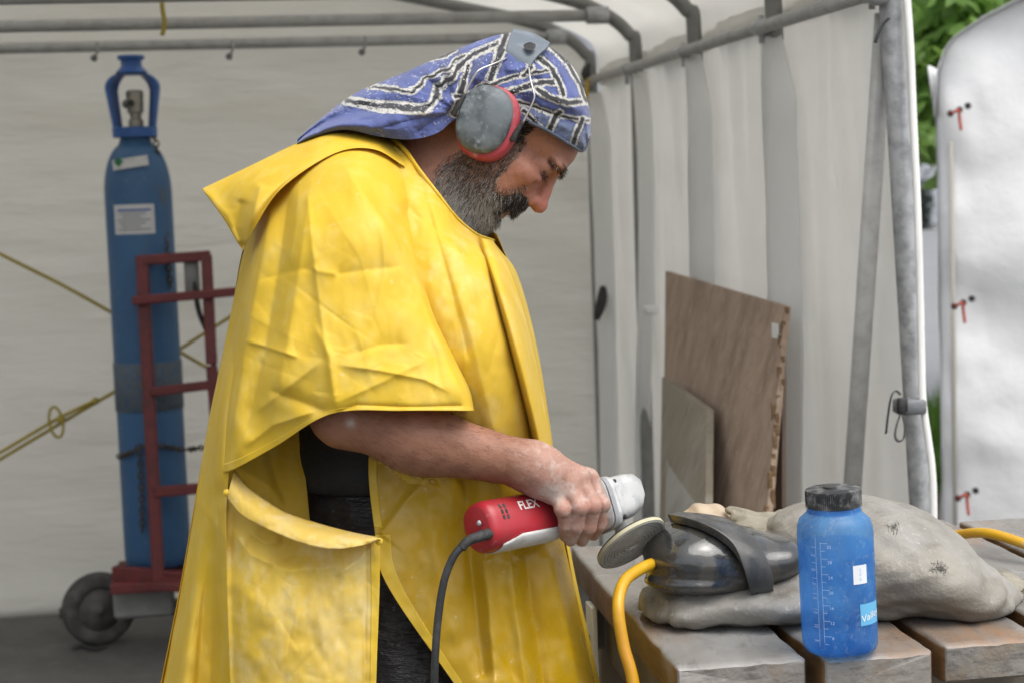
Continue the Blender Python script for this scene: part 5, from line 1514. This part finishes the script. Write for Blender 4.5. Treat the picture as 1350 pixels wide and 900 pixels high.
# side wrap of the back panel, dusty
C_rows = [
 [(297, 655, 1.972), (340, 680, 1.952), (380, 700, 1.938), (418, 714, 1.926), (460, 716, 1.915), (501, 709, 1.908)],
 [(297, 705, 1.968), (340, 722, 1.948), (380, 732, 1.938), (418, 738, 1.928), (460, 740, 1.914), (501, 738, 1.908)],
 [(299, 780, 1.960), (345, 785, 1.925), (385, 788, 1.915), (425, 790, 1.908), (465, 790, 1.905), (500, 790, 1.91)],
 [(303, 900, 1.957), (350, 900, 1.92), (390, 900, 1.908), (430, 900, 1.902), (468, 900, 1.902), (496, 900, 1.908)],
 [(307, 1060, 1.955), (352, 1060, 1.915), (392, 1060, 1.905), (430, 1060, 1.90), (466, 1060, 1.90), (493, 1060, 1.905)]]
C_folds = [([(302, 690), (330, 730), (380, 752), (470, 742)], .007, 8, 12, 1.3, .15), ([(325, 700), (352, 716), (375, 712)], .006, 5, 8, 1.2, .2), ([(495, 715), (470, 740), (440, 760)], .005, 5, 9, 1.2, .2),
           ([(310, 660), (304, 720), (306, 820), (310, 950)], -.006, 6, 9, 1.4, .1), ([(484, 712), (482, 800), (480, 960)], -.003, 3, 3, 1.3, .04), ([(400, 720), (360, 745), (330, 790)], -.005, 8, 10, 1.4, .2)]
sheet('side_panel', C_rows, 190, 130, m_ponc, C_folds, [((305, 690, 500, 950), 40, .0008, 51, 15, 70, 3, 7), ((305, 690, 500, 950), 9, .0022, 52, 100, 240, 3, 7, 1.5), ((300, 690, 500, 930), 90, .00045, 53, 12, 50, 2, 4.5)], noise_amp=.004, seed=17)
hem('side_panel_hem', 'side_panel', slice(12, 189), slice(121, 130))
strip('side_panel_flap', [(309, 619, 1.972), (326, 640, 1.962), (352, 660, 1.948), (380, 676, 1.936), (430, 692, 1.922), (470, 702, 1.910), (496, 707, 1.902)],
      [(299, 656, 1.950), (320, 680, 1.930), (355, 698, 1.908), (400, 716, 1.890), (440, 723, 1.880), (475, 719, 1.880), (502, 711, 1.892)], 110, 14, m_ponflap, .010)
# inner face seen through the arm opening
E_rows = [[(304, 562, 2.035), (335, 555, 2.055), (370, 550, 2.08), (394, 545, 2.09)], [(300, 622, 1.995), (335, 620, 2.035), (375, 620, 2.065), (402, 620, 2.075)], [(298, 665, 1.985), (340, 680, 2.02), (380, 690, 2.045), (409, 690, 2.055)], [(300, 760, 1.98), (345, 760, 2.01), (385, 760, 2.03), (414, 760, 2.04)]]
sheet('inner_panel', E_rows, 80, 60, m_pon, [([(312, 615), (355, 640), (395, 690)], .006, 8, 14, 1.4, .1), ([(345, 560), (360, 620), (385, 690)], -.005, 8, 10, 1.4, .1)], [((300, 570, 400, 690), 12, .0015, 61, 15, 50, 3, 6)], noise_amp=.003, seed=19)
# far half of the poncho, closing the shape
ys = [330, 400, 470, 550, 655, 780, 900, 1060]
Lx = np.interp(ys, [336, 450, 550, 655, 780, 900, 1060], [320, 297, 276, 258, 236, 212, 180])
Rx_ = np.interp(ys, [325, 362, 440, 530, 600, 700, 768, 890, 1040], [661, 682, 704, 718, 729, 741, 756, 783, 816])
far = [[(345, 262, 2.14), (400, 215, 2.2), (450, 190, 2.2), (520, 190, 2.2), (600, 270, 2.2), (655, 309, 2.14)]]
for y, l, r in zip(ys, Lx, Rx_):
    k = min(1, (y - 250) / 150)
    far.append([(l, y, 2.145), (l + 25, y, 2.145 + .14 * k), (l * .7 + r * .3, y, 2.145 + .24 * k), (l * .35 + r * .65, y, 2.145 + .23 * k), (r - 12, y, 2.14 + .12 * k), (r, y, 2.14)])
sheet('far_panel', far, 90, 70, m_pon, noise_amp=.003, seed=23)
# hood lying on the back
H_rows = [
 [(345, 262, 2.30), (352, 240, 2.26), (385, 212, 2.24), (432, 190, 2.24), (488, 187, 2.24), (526, 200, 2.2)],
 [(290, 262, 2.24), (335, 232, 2.2), (385, 198, 2.18), (435, 176, 2.18), (490, 179, 2.18), (528, 194, 2.14)],
 [(267, 249, 2.15), (330, 219, 2.12), (388, 191, 2.12), (438, 171, 2.12), (490, 176, 2.12), (530, 194, 2.10)],
 [(280, 268, 2.10), (332, 232, 2.06), (390, 199, 2.06), (441, 177, 2.07), (492, 181, 2.08), (533, 199, 2.075)],
 [(297, 292, 2.06), (336, 252, 2.02), (388, 213, 2.03), (444, 185, 2.045), (494, 187, 2.06), (535, 207, 2.06)],
 [(312, 318, 2.04), (338, 276, 1.995), (380, 232, 2.005), (444, 194, 2.03), (494, 192, 2.045), (535, 214, 2.05)],
 [(321, 331, 2.04), (336, 300, 2.0), (372, 248, 2.0), (440, 203, 2.02), (492, 197, 2.03), (534, 220, 2.04)]]
H_folds = [([(270, 250), (300, 285), (318, 325)], .006, 6, 8, 1.3, .1), ([(320, 262), (310, 300), (322, 330)], -.008, 6, 8, 1.4, .1), ([(345, 240), (335, 280), (322, 326)], .008, 6, 9, 1.4, .1), ([(400, 200), (440, 187), (520, 192)], .004, 4, 6, 1.3, .1), ([(340, 225), (390, 205), (440, 182)], -.004, 6, 6, 1.4, .15)]
sheet('hood', H_rows, 120, 150, m_pon, H_folds, [((290, 190, 540, 300), 18, .0015, 71, 15, 60, 3, 6)], noise_amp=.002, seed=29)
# collar edge round the neck
nk_ = catmull([(470, 182, 2.25), (508, 181, 2.13), (531, 195, 2.064), (552, 224, 2.045), (576, 255, 2.033), (600, 286, 2.042), (626, 308, 2.082), (650, 317, 2.14)], 60)
obj('collar', tube(K(nk_[:, 0], nk_[:, 1], nk_[:, 2]), .0022, 8, sy=1.6), m_pon, PON)
# snap buttons
for p in ((299, 649, 1.950), (500, 713, 1.895)):
    obj('snap_button', lathe([(0, .003), (.002, .003), (.0024, .002), (.004, .0018), (.0045, 0)], K(*p), nrm(CMn[:3, 3] - K(*p)), 16), m_pon, PON)

# wet lower front: faces below the belt line take the wet finish
zsplit = K(640, 690, 2.0)[2]
for p in fp.data.polygons:
    c = np.array(p.center) + ORG[man.name]
    cc = np.linalg.solve(CMn[:3, :3], c - CMn[:3, 3])
    x, y = 675 + cc[0] / -cc[2] * F, 450 - cc[1] / -cc[2] * F
    if y > 625 + 14 * math.sin(x * .06) - .25 * (x - 620) * (x > 620): p.material_index = 1

# ------------------------------------------------------------------ headscarf
S_ = [((767, 200, 2.125), (773, 191, 2.115), (778, 179, 2.14)),
      ((750, 189, 2.083), (765, 160, 2.082), (776, 142, 2.14)),
      ((722, 172, 2.062), (742, 125, 2.060), (757, 92, 2.14)),
      ((695, 160, 2.055), (706, 105, 2.054), (724, 62, 2.14)),
      ((660, 160, 2.052), (668, 100, 2.052), (694, 45, 2.14)),
      ((622, 158, 2.055), (636, 100, 2.056), (662, 46, 2.14)),
      ((600, 158, 2.058), (600, 108, 2.062), (625, 57, 2.14)),
      ((576, 176, 2.040), (556, 128, 2.062), (575, 78, 2.14)),
      ((542, 184, 2.035), (515, 138, 2.066), (520, 102, 2.14)),
      ((500, 180, 2.045), (475, 148, 2.08), (470, 123, 2.14)),
      ((455, 171, 2.06), (435, 160, 2.09), (432, 150, 2.14)),
      ((415, 180, 2.08), (407, 176, 2.10), (408, 172, 2.14)),
      ((392, 190, 2.10), (392, 188, 2.11), (393, 186, 2.14))]
rows = []
for B_, M_, T_ in S_:
    fm = lambda p: (p[0], p[1], 2 * DH - p[2])
    low = (B_[0], B_[1] + 1, B_[2] + .006)
    mid2 = ((M_[0] + T_[0]) / 2, (M_[1] + T_[1]) / 2 - 3, (M_[2] + T_[2]) / 2 - .018)
    mid1 = ((M_[0] + B_[0]) / 2, (M_[1] + B_[1]) / 2, min(M_[2], B_[2]) - .004)
    rows.append([B_, mid1, M_, mid2, T_, fm(mid2), fm(M_), fm(mid1), fm(B_)])
G = loft([np.array(r, float) for r in rows], 400, 300)
x, y, d = G[..., 0], G[..., 1], G[..., 2].copy()
near = (d < DH + .02)
for line, amp, w, w2 in [([(598, 150), (560, 150), (500, 150), (430, 170)], .006, 8, 12), ([(600, 130), (570, 110), (540, 95)], -.007, 8, 10), ([(604, 110), (590, 90), (570, 72)], .006, 7, 9),
                         ([(606, 135), (570, 128), (520, 115)], .006, 6, 8), ([(598, 145), (570, 160), (545, 178)], -.006, 7, 9), ([(612, 110), (630, 80), (655, 55)], -.005, 7, 9), ([(620, 110), (645, 85), (672, 60)], .005, 6, 8),
                         ([(650, 110), (690, 102), (735, 108)], -.004, 6, 7), ([(660, 120), (700, 122), (745, 138), (772, 150)], .004, 7, 6), ([(680, 135), (720, 146), (770, 168)], -.004, 4, 5), ([(665, 95), (690, 90), (720, 92)], .004, 6, 7), ([(640, 118), (660, 108), (700, 100)], .004, 5, 6),
                         ([(460, 160), (490, 168), (530, 172)], .003, 5, 6), ([(410, 178), (450, 160), (500, 158)], -.003, 5, 6)]:
    d = np.where(near, fold(x, y, d, line, amp * 1.35, w, w2, 1.2, .15), d)
rf = np.random.default_rng(205)
for k, an in enumerate(np.radians(np.linspace(165, 300, 15))):
    L1 = rf.uniform(60, 130)
    p_ = [(606 + 10 * math.cos(an), 148 + 10 * math.sin(an)), (606 + L1 * .5 * math.cos(an + .1), 148 + L1 * .5 * math.sin(an + .1)), (606 + L1 * math.cos(an + .05), 148 + L1 * math.sin(an + .05))]
    d = np.where(near, fold(x, y, d, p_, .0045 * (1 if k % 2 else -1), 4, 7, 1.1, .2), d)
d = d + .0020 * vnoise(x / 14, y / 14, 201, 3)
# printed bands: black line with pale crackled borders on blue
bands = [([(457, 134), (500, 140), (556, 143), (566, 138), (590, 105), (612, 82), (640, 66), (672, 52)], 3.6, 9.5),
         ([(487, 115), (540, 120), (552, 116), (585, 92), (612, 74)], 2.2, 6), ([(487, 114), (512, 98), (560, 80), (600, 68)], 2.0, 5),
         ([(668, 46), (655, 78), (646, 106)], 4, 9), ([(598, 150), (608, 120), (618, 90)], 4, 9), ([(600, 128), (612, 128), (640, 112), (668, 106), (690, 98), (728, 92)], 2.6, 6),
         ([(664, 122), (690, 115), (730, 109)], 3.4, 7), ([(690, 70), (714, 80), (728, 92), (738, 112), (742, 124)], 3.4, 7.5), ([(708, 118), (724, 128), (745, 134), (775, 134)], 3.2, 7),
         ([(722, 58), (748, 84), (764, 112), (772, 134)], 2.8, 7), ([(672, 132), (700, 140), (730, 152), (776, 160)], 2.0, 6), ([(738, 148), (730, 160), (724, 172)], 3.6, 8), ([(768, 158), (760, 176), (754, 192)], 3.4, 7), ([(690, 146), (700, 156), (712, 168)], 2.4, 6), ([(683, 60), (700, 88), (690, 100)], 2.8, 7)]
Cb = np.tile(np.array([.068, .09, .24]), (x.size, 1)).reshape(x.shape + (3,))
fade = (.5 + .5 * vnoise(x / 30, y / 30, 210, 4))[..., None]
Cb = Cb * (.8 + .35 * fade)
grey = np.clip((y - (140 + (x - 690) * .33)) / 6, 0, 1)[..., None] * (x > 690)[..., None]      # folded rim shows the dusty underside
Cb = Cb * (1 - .6 * grey) + np.array([.15, .19, .27]) * .6 * grey
dsp = (d - G[..., 2]) * 1000
wn_ = vnoise(x / 7, y / 7, 220, 3); crk = np.abs(vnoise(x / 3.2, y / 3.2, 221, 2))
for line, b_, w_ in bands:
    D, sg, fr = polydist(x + .9 * wn_ + .25 * dsp, y + .9 * np.roll(wn_, 7, 0) + .35 * dsp, line)
    w_ = w_ * .72; b_ = b_ * .78
    white = np.clip(w_ - D + .5, 0, 1)[..., None]
    Cb = Cb * (1 - white) + np.array([.44, .43, .39]) * white
    cr_ = ((D < w_ + 2.5) & (crk < .13))[..., None] * .8
    Cb = Cb * (1 - cr_) + np.array([.03, .03, .04]) * cr_
    blk = np.clip(b_ - D + .5, 0, 1)[..., None]
    Cb = Cb * (1 - blk) + np.array([.016, .016, .02]) * blk
spk = (np.abs(vnoise(x / 2.4, y / 2.4, 230, 2)) < .02) & (vnoise(x / 20, y / 20, 231) > .1)
Cb = np.where(spk[..., None], np.array([.5, .5, .52]), Cb)
m_scarf = mat('printed cotton scarf', (.1, .13, .4), .85, [('noise', 300, (.45, .45, .45), .66, .75, 3, .5)], [('noise', (500, 500, 500), .3, .001), ('noise', 40, .35, .004)], vcol=True, sheen=.2)
sc_o = obj('headscarf', grid(K(x, y, d)), m_scarf, man, col=Cb.reshape(-1, 3)); solid(sc_o, .0012)
rim = G[:170, 0]
obj('scarf_rim', tube(catmull(KL([(776, 184, 2.14), (768, 199, 2.122), (750, 190, 2.081), (722, 173, 2.06), (697, 161, 2.053)]), 40), .0022, 8), m_scarf, sc_o, col=np.tile(np.array([.06, .07, .1]), (320, 1)))

# ================================================================== ear defenders
m_cup = mat('dusty black ear cup', (.05, .06, .065), .55, [('noise', 38, (.2, .23, .24), .42, .68), ('noise', 110, (.34, .37, .38), .55, .72), ('noise', 14, (.12, .14, .15), .45, .65)], [('noise', 120, .3, .0015)])
m_cupred = mat('red ear cup rim', (.36, .045, .06), .45, [('noise', 50, (.45, .2, .2), .55, .75)])
m_wire = mat('steel wire', (.5, .48, .45), .3, metal=.9)
m_band2 = mat('grey plastic headband', (.11, .135, .16), .5, [('noise', 40, (.2, .22, .24), .5, .75)])
ear = empty('ear_defenders', K(644, 160, 2.06), 'red rimmed ear defenders with dusty black cup worn over the headscarf', 'ear defenders')
cc = Kc(641, 161, 2.045)
ang = math.radians(24)                                # oval leans forward
ux = np.array([math.cos(ang), math.sin(ang) * 1, 0]); uy = np.array([-math.sin(ang), math.cos(ang), 0])
# long axis of the oval: up-right
lx = np.array([math.sin(math.radians(18)), math.cos(math.radians(18)), 0]); sx = np.array([lx[1], -lx[0], 0])
nz = nrm(np.array([-.10, .06, 1.0]))                   # faces the camera, turned a little
sx = nrm(sx - nz * (sx @ nz)); lx = np.cross(nz, sx)
def oval(prof, c, n=56, ex=2.3):
    a = np.linspace(0, 2 * math.pi, n, endpoint=False)
    k = (np.abs(np.cos(a)) ** ex + np.abs(np.sin(a)) ** ex) ** (-1 / ex)
    V = []
    for (w, h, z) in prof:
        V.append(c + nz * z + (w * k * np.cos(a))[:, None] * sx + (h * k * np.sin(a))[:, None] * lx)
    m = len(prof)
    f = [(i * n + j, i * n + (j + 1) % n, (i + 1) * n + (j + 1) % n, (i + 1) * n + j) for i in range(m - 1) for j in range(n)]
    f.append(tuple((m - 1) * n + j for j in range(n))); f.append(tuple(range(n))[::-1])
    return cam2world(np.concatenate(V)), f
HWc, HHc = .0335, .0425
obj('cup_rim', oval([(HWc * 1.0, HHc * 1.0, -.030), (HWc * 1.06, HHc * 1.05, -.026), (HWc * 1.12, HHc * 1.10, -.006), (HWc * 1.12, HHc * 1.10, .0), (HWc * 1.09, HHc * 1.07, .005), (HWc * 1.0, HHc * 1.0, .007)], cc + sx * .0025 - lx * .0005), m_cupred, ear)
obj('cup', oval([(HWc, HHc, .004), (HWc * .995, HHc * .995, .010), (HWc * .96, HHc * .965, .0145), (HWc * .86, HHc * .88, .0175), (HWc * .6, HHc * .6, .0195), (HWc * .2, HHc * .2, .0202)], cc - sx * .0018 + lx * .001), m_cup, ear)
obj('cushion', oval([(HWc * .8, HHc * .8, -.036), (HWc * 1.0, HHc * 1.0, -.034), (HWc * 1.02, HHc * 1.02, -.028), (HWc * .8, HHc * .8, -.026)], cc), m_black, ear)
cf = cc.copy(); cf[2] = -2 * DH - cc[2]                 # far side cup
def far_oval(prof): 
    v, f = oval(prof, cc)
    w = np.linalg.solve(CMn[:3, :3], (v - CMn[:3, 3]).T).T
    w[:, 2] = -2 * DH - w[:, 2]
    return cam2world(w), [q[::-1] for q in f]
obj('cup_rim', far_oval([(HWc * 1.0, HHc * 1.0, -.030), (HWc * 1.06, HHc * 1.05, -.026), (HWc * 1.12, HHc * 1.10, -.006), (HWc * 1.09, HHc * 1.07, .005), (HWc * .9, HHc * .9, .012)]), m_cupred, ear)
w1 = catmull(KL([(603, 152, 2.035), (606, 140, 2.033), (615, 120, 2.035), (626, 100, 2.034), (633, 92, 2.036), (652, 84, 2.046), (668, 77, 2.062)]), 40)
w2 = catmull(KL([(678, 180, 2.035), (684, 172, 2.033), (694, 153, 2.033), (704, 131, 2.033), (703, 120, 2.034), (699, 104, 2.04), (697, 88, 2.055)]), 40)
obj('wire', tube(w1, .0012, 8), m_wire, ear); obj('wire', tube(w2, .0012, 8), m_wire, ear)
obj('wire_sleeve', tube(catmull(KL([(598, 153, 2.036), (603, 143, 2.034), (613, 124, 2.035)]), 12), [.0032, .0034, .0034, .0034, .0034, .0034, .0032, .003, .003, .0028, .0026, .0024], 8), m_black, ear)
obj('wire_sleeve', tube(catmull(KL([(675, 186, 2.036), (680, 176, 2.034), (690, 160, 2.033)]), 12), [.0042, .0044, .0042, .004, .0038, .0036, .0034, .0032, .003, .0028, .0026, .0024], 8), m_black, ear)
hb = np.array([[(664, 80, 2.088), (682, 91, 2.080), (699, 92, 2.078)], [(668, 66, 2.092), (688, 77, 2.084), (708, 79, 2.084)], [(672, 52, 2.108), (694, 60, 2.100), (722, 66, 2.10)], [(676, 43, 2.14), (700, 48, 2.14), (724, 61, 2.14)],
               [(676, 47, 2.18), (700, 55, 2.18), (724, 66, 2.18)], [(672, 66, 2.22), (694, 76, 2.22), (714, 86, 2.22)]], float)
Gb = loft(hb, 50, 24)
Gb[..., 2] -= .016 * np.clip((DH + .02 - Gb[..., 2]) / .04, 0, 1); Gb[..., 1] -= 3
o = obj('headband', grid(K(Gb[..., 0], Gb[..., 1], Gb[..., 2])), m_band2, ear); solid(o, .004, 0)
bw = o.modifiers.new('bevel', 'BEVEL'); bw.width = .001; bw.segments = 2; bw.limit_method = 'ANGLE'
hp_ = catmull([(690, 60, 2.074), (698, 56, 2.074), (706, 59, 2.074), (704, 65, 2.068), (696, 66, 2.066)], 24, True)
obj('headband_slot', (np.concatenate([K(hp_[:, 0], hp_[:, 1], hp_[:, 2] - .004)]), [tuple(range(24))]), m_black, ear, smooth=False)
w3 = w1.copy()

# ================================================================== angle grinder (wet polisher)
m_gred = mat('red tool plastic', (.36, .018, .028), .35, [('noise', 30, (.30, .03, .035), .4, .7), ('noise', 60, (.45, .16, .16), .62, .76, 6, .7)], [('noise', 80, .1, .001)])
m_gwhite = mat('dusty white tool plastic', (.6, .6, .58), .5, [('noise', 40, (.42, .42, .4), .5, .7), ('noise', 120, (.2, .2, .2), .68, .74)])
m_ggrey = mat('cast grey metal', (.27, .28, .29), .45, [('noise', 50, (.4, .4, .4), .5, .7), ('noise', 20, (.16, .17, .18), .5, .7)], metal=.3)
m_ghead = mat('scuffed pale metal', (.5, .5, .49), .4, [('noise', 40, (.34, .35, .35), .48, .68), ('noise', 120, (.16, .16, .16), .66, .73)], [('noise', 70, .25, .002)], metal=.25)
m_disc = mat('worn resin pad', (.30, .305, .29), .5, [('noise', 60, (.4, .4, .38), .45, .7)])
m_discy = mat('pale yellow foam', (.46, .43, .29), .7, [('noise', 60, (.38, .36, .24), .45, .7)])
ga = Kc(640, 694, 1.905); gb = Kc(812, 662, 2.035)
gx = nrm(gb - ga); gz = nrm(np.array([.05, .25, 1.0]) - gx * (np.array([.05, .25, 1.0]) @ gx)); gy = np.cross(gz, gx)   # gx along tool, gz toward viewer, gy up
LG = np.linalg.norm(gb - ga)
def GR(x, y, z): return cam2world(ga + gx * x + gy * y + gz * z)
def GRa(q): q = np.asarray(q, float); return cam2world(ga + np.outer(q[:, 0], gx) + np.outer(q[:, 1], gy) + np.outer(q[:, 2], gz))
gr = empty('angle_grinder', GR(LG * .4, 0, 0), 'red and white angle grinder with round pad, gripped by the person', 'angle grinder')
def body_tube(secs, n=48, ex=2.6):
    a = np.linspace(0, 2 * math.pi, n, endpoint=False); k = (np.abs(np.cos(a)) ** ex + np.abs(np.sin(a)) ** ex) ** (-1 / ex)
    V = [np.stack([np.full(n, x), h * k * np.sin(a) + oy, w * k * np.cos(a)], 1) for x, h, w, oy in secs]
    m = len(secs)
    f = [(i * n + j, (i + 1) * n + j, (i + 1) * n + (j + 1) % n, i * n + (j + 1) % n) for i in range(m - 1) for j in range(n)]
    f += [tuple(range(n)), tuple((m - 1) * n + j for j in range(n))[::-1]]
    return GRa(np.concatenate(V)), f
gbody = obj('motor_housing', body_tube([(-.0125, .0225, .0215, 0), (-.0115, .0255, .0245, 0), (-.007, .0285, .0275, 0), (.0, .0295, .0285, 0), (.05, .0295, .0285, 0), (.085, .0285, .028, 0), (.10, .027, .0265, 0), (.12, .0235, .0235, 0), (LG - .03, .0225, .0225, 0)]), m_gred, gr, angle=40)
# pale underside strip
def gcyl(x, ang_, push=.0006, ry=.0295, rz=.0285, ex=2.6):
    k = (abs(math.cos(ang_)) ** ex + abs(math.sin(ang_)) ** ex) ** (-1 / ex)
    return GR(x, (ry + push) * k * math.sin(ang_), (rz + push) * k * math.cos(ang_))
P = np.array([[gcyl(x, a, .0008 + (.0 if x < .09 else -.0012)) for a in np.linspace(-.62 - .35 * max(0, .03 - x) / .03 - .25 * max(0, x - .09) / .03, -2.4, 16)] for x in np.linspace(.004, .098, 24)])
solid(obj('white_underside', grid(P), m_gwhite, gr), .0015)
# brand lettering wrapped on the housing
v, f = text_mesh('FLEX', .0145, 4, bold=.0003)
vv = np.array([gcyl(.0475 + q[0] * .92, .40 + q[1] / .0295, .0007) for q in v])
m_let = mat('worn white lettering', (.66, .6, .58), .6, [('noise', 160, (.36, .06, .07), .6, .68, 4)])
obj('brand_lettering', (vv, f), m_let, gbody, smooth=False)
for i in range(2):
    for j in range(3):
        a0 = .62 - j * .22
        obj('vent_slot', (np.array([gcyl(.006 + i * .006, a0, .0006), gcyl(.009 + i * .006, a0, .0006), gcyl(.009 + i * .006, a0 - .17, .0006), gcyl(.006 + i * .006, a0 - .17, .0006)]), [(0, 1, 2, 3)]), m_black, gbody, smooth=False)
for yy, zz_ in ((.004, .010), (-.008, -.004)):
    obj('screw', lathe([(0, .0025), (.003, .002), (.0036, 0)], GR(-.0145, yy, zz_), nrm(GR(-1, 0, 0) - GR(0, 0, 0)), 12), m_steel, gbody)
obj('cord_guard', tube(catmull(KL([(648, 702, 1.885), (634, 706, 1.872), (618, 712, 1.864), (608, 722, 1.862)]), 20), np.linspace(.0066, .0052, 20), 10), m_black, gr)
m_cord = mat('black rubber cord', (.025, .027, .03), .4, [('noise', 40, (.06, .06, .06), .5, .75)])
obj('power_cord', tube(catmull(KL([(622, 710, 1.866), (609, 720, 1.862), (597, 735, 1.86), (585, 767, 1.86), (577, 820, 1.86), (573, 880, 1.86), (570, 960, 1.87), (560, 1100, 1.88), (540, 1350, 1.85)]), 70), .0044, 10), m_cord, gr)
# gear head
hd = [(LG - .040, .024, .024, 0), (LG - .036, .031, .029, 0), (LG - .022, .032, .030, 0), (LG - .018, .028, .027, .002), (LG + .006, .027, .027, .004), (LG + .022, .023, .025, .007), (LG + .034, .014, .018, .010)]
obj('gear_head', body_tube(hd, 40, 4.5), m_ghead, gr, angle=30)
obj('gear_flange', body_tube([(LG - .0345, .033, .0315, -.001), (LG - .028, .033, .0315, -.001)], 40, 4.0), m_ggrey, gr, angle=30)
for yy, zz_ in ((.022, .024), (-.022, .024)):
    obj('screw', lathe([(0, .003), (.0028, .0025), (.003, 0)], GR(LG - .016, yy, zz_), nrm(GR(1, 0, 0) - GR(0, 0, 0)), 10), m_black, gr)
obj('water_inlet', tube(catmull([GR(LG - .01, .020, .0), GR(LG - .02, .032, -.004), GR(LG - .034, .036, -.006)], 10), .005, 8), m_gwhite, gr)
# spindle and pad
dc = Kc(833, 716, 2.035)
dn = nrm(np.array([.49, -.72, .48]))                  # working face: down, right and towards the viewer
top_c = Kc(806, 676, 2.02)
sp = dc - top_c
obj('spindle_collar', lathe([(.0, -.010), (.019, -.010), (.0195, .006), (.015, .011), (.0, .011)], cam2world(dc - dn * .046), CMn[:3, :3] @ dn, 28), m_ggrey, gr)
obj('spindle', lathe([(.0085, 0), (.0085, .014), (.0105, .015), (.0105, .034), (.0, .036)], cam2world(dc - dn * .038), CMn[:3, :3] @ dn, 24), m_gwhite, gr, angle=40)
RD = .047
wd = CMn[:3, :3] @ dn
pad = obj('pad_backing', lathe([(0, -.009), (.012, -.009), (RD * .92, -.0065), (RD * .985, -.005), (RD * .985, -.0035), (0, -.0035)], cam2world(dc), wd, 64), m_black, gr, angle=40)
obj('pad_foam', lathe([(0, -.0033), (RD, -.0033), (RD * 1.005, -.001), (RD, .0012), (RD * .95, .0012)], cam2world(dc), wd, 64), m_discy, pad, angle=40)
rings = [(RD * .985, .0014)]
for k in range(8):
    r0 = RD * (.95 - k * .098)
    rings += [(r0, .0026), (r0 - RD * .07, .0026), (r0 - RD * .08, .0016), (r0 - RD * .095, .0016)]
rings += [(.006, .0026), (.0055, -.001), (0, -.001)]
obj('pad_face', lathe(rings, cam2world(dc), wd, 64), m_disc, pad, angle=35)
obj('pad_hole', lathe([(.0052, .0), (0, .0002)], cam2world(dc), wd, 20), m_black, pad)
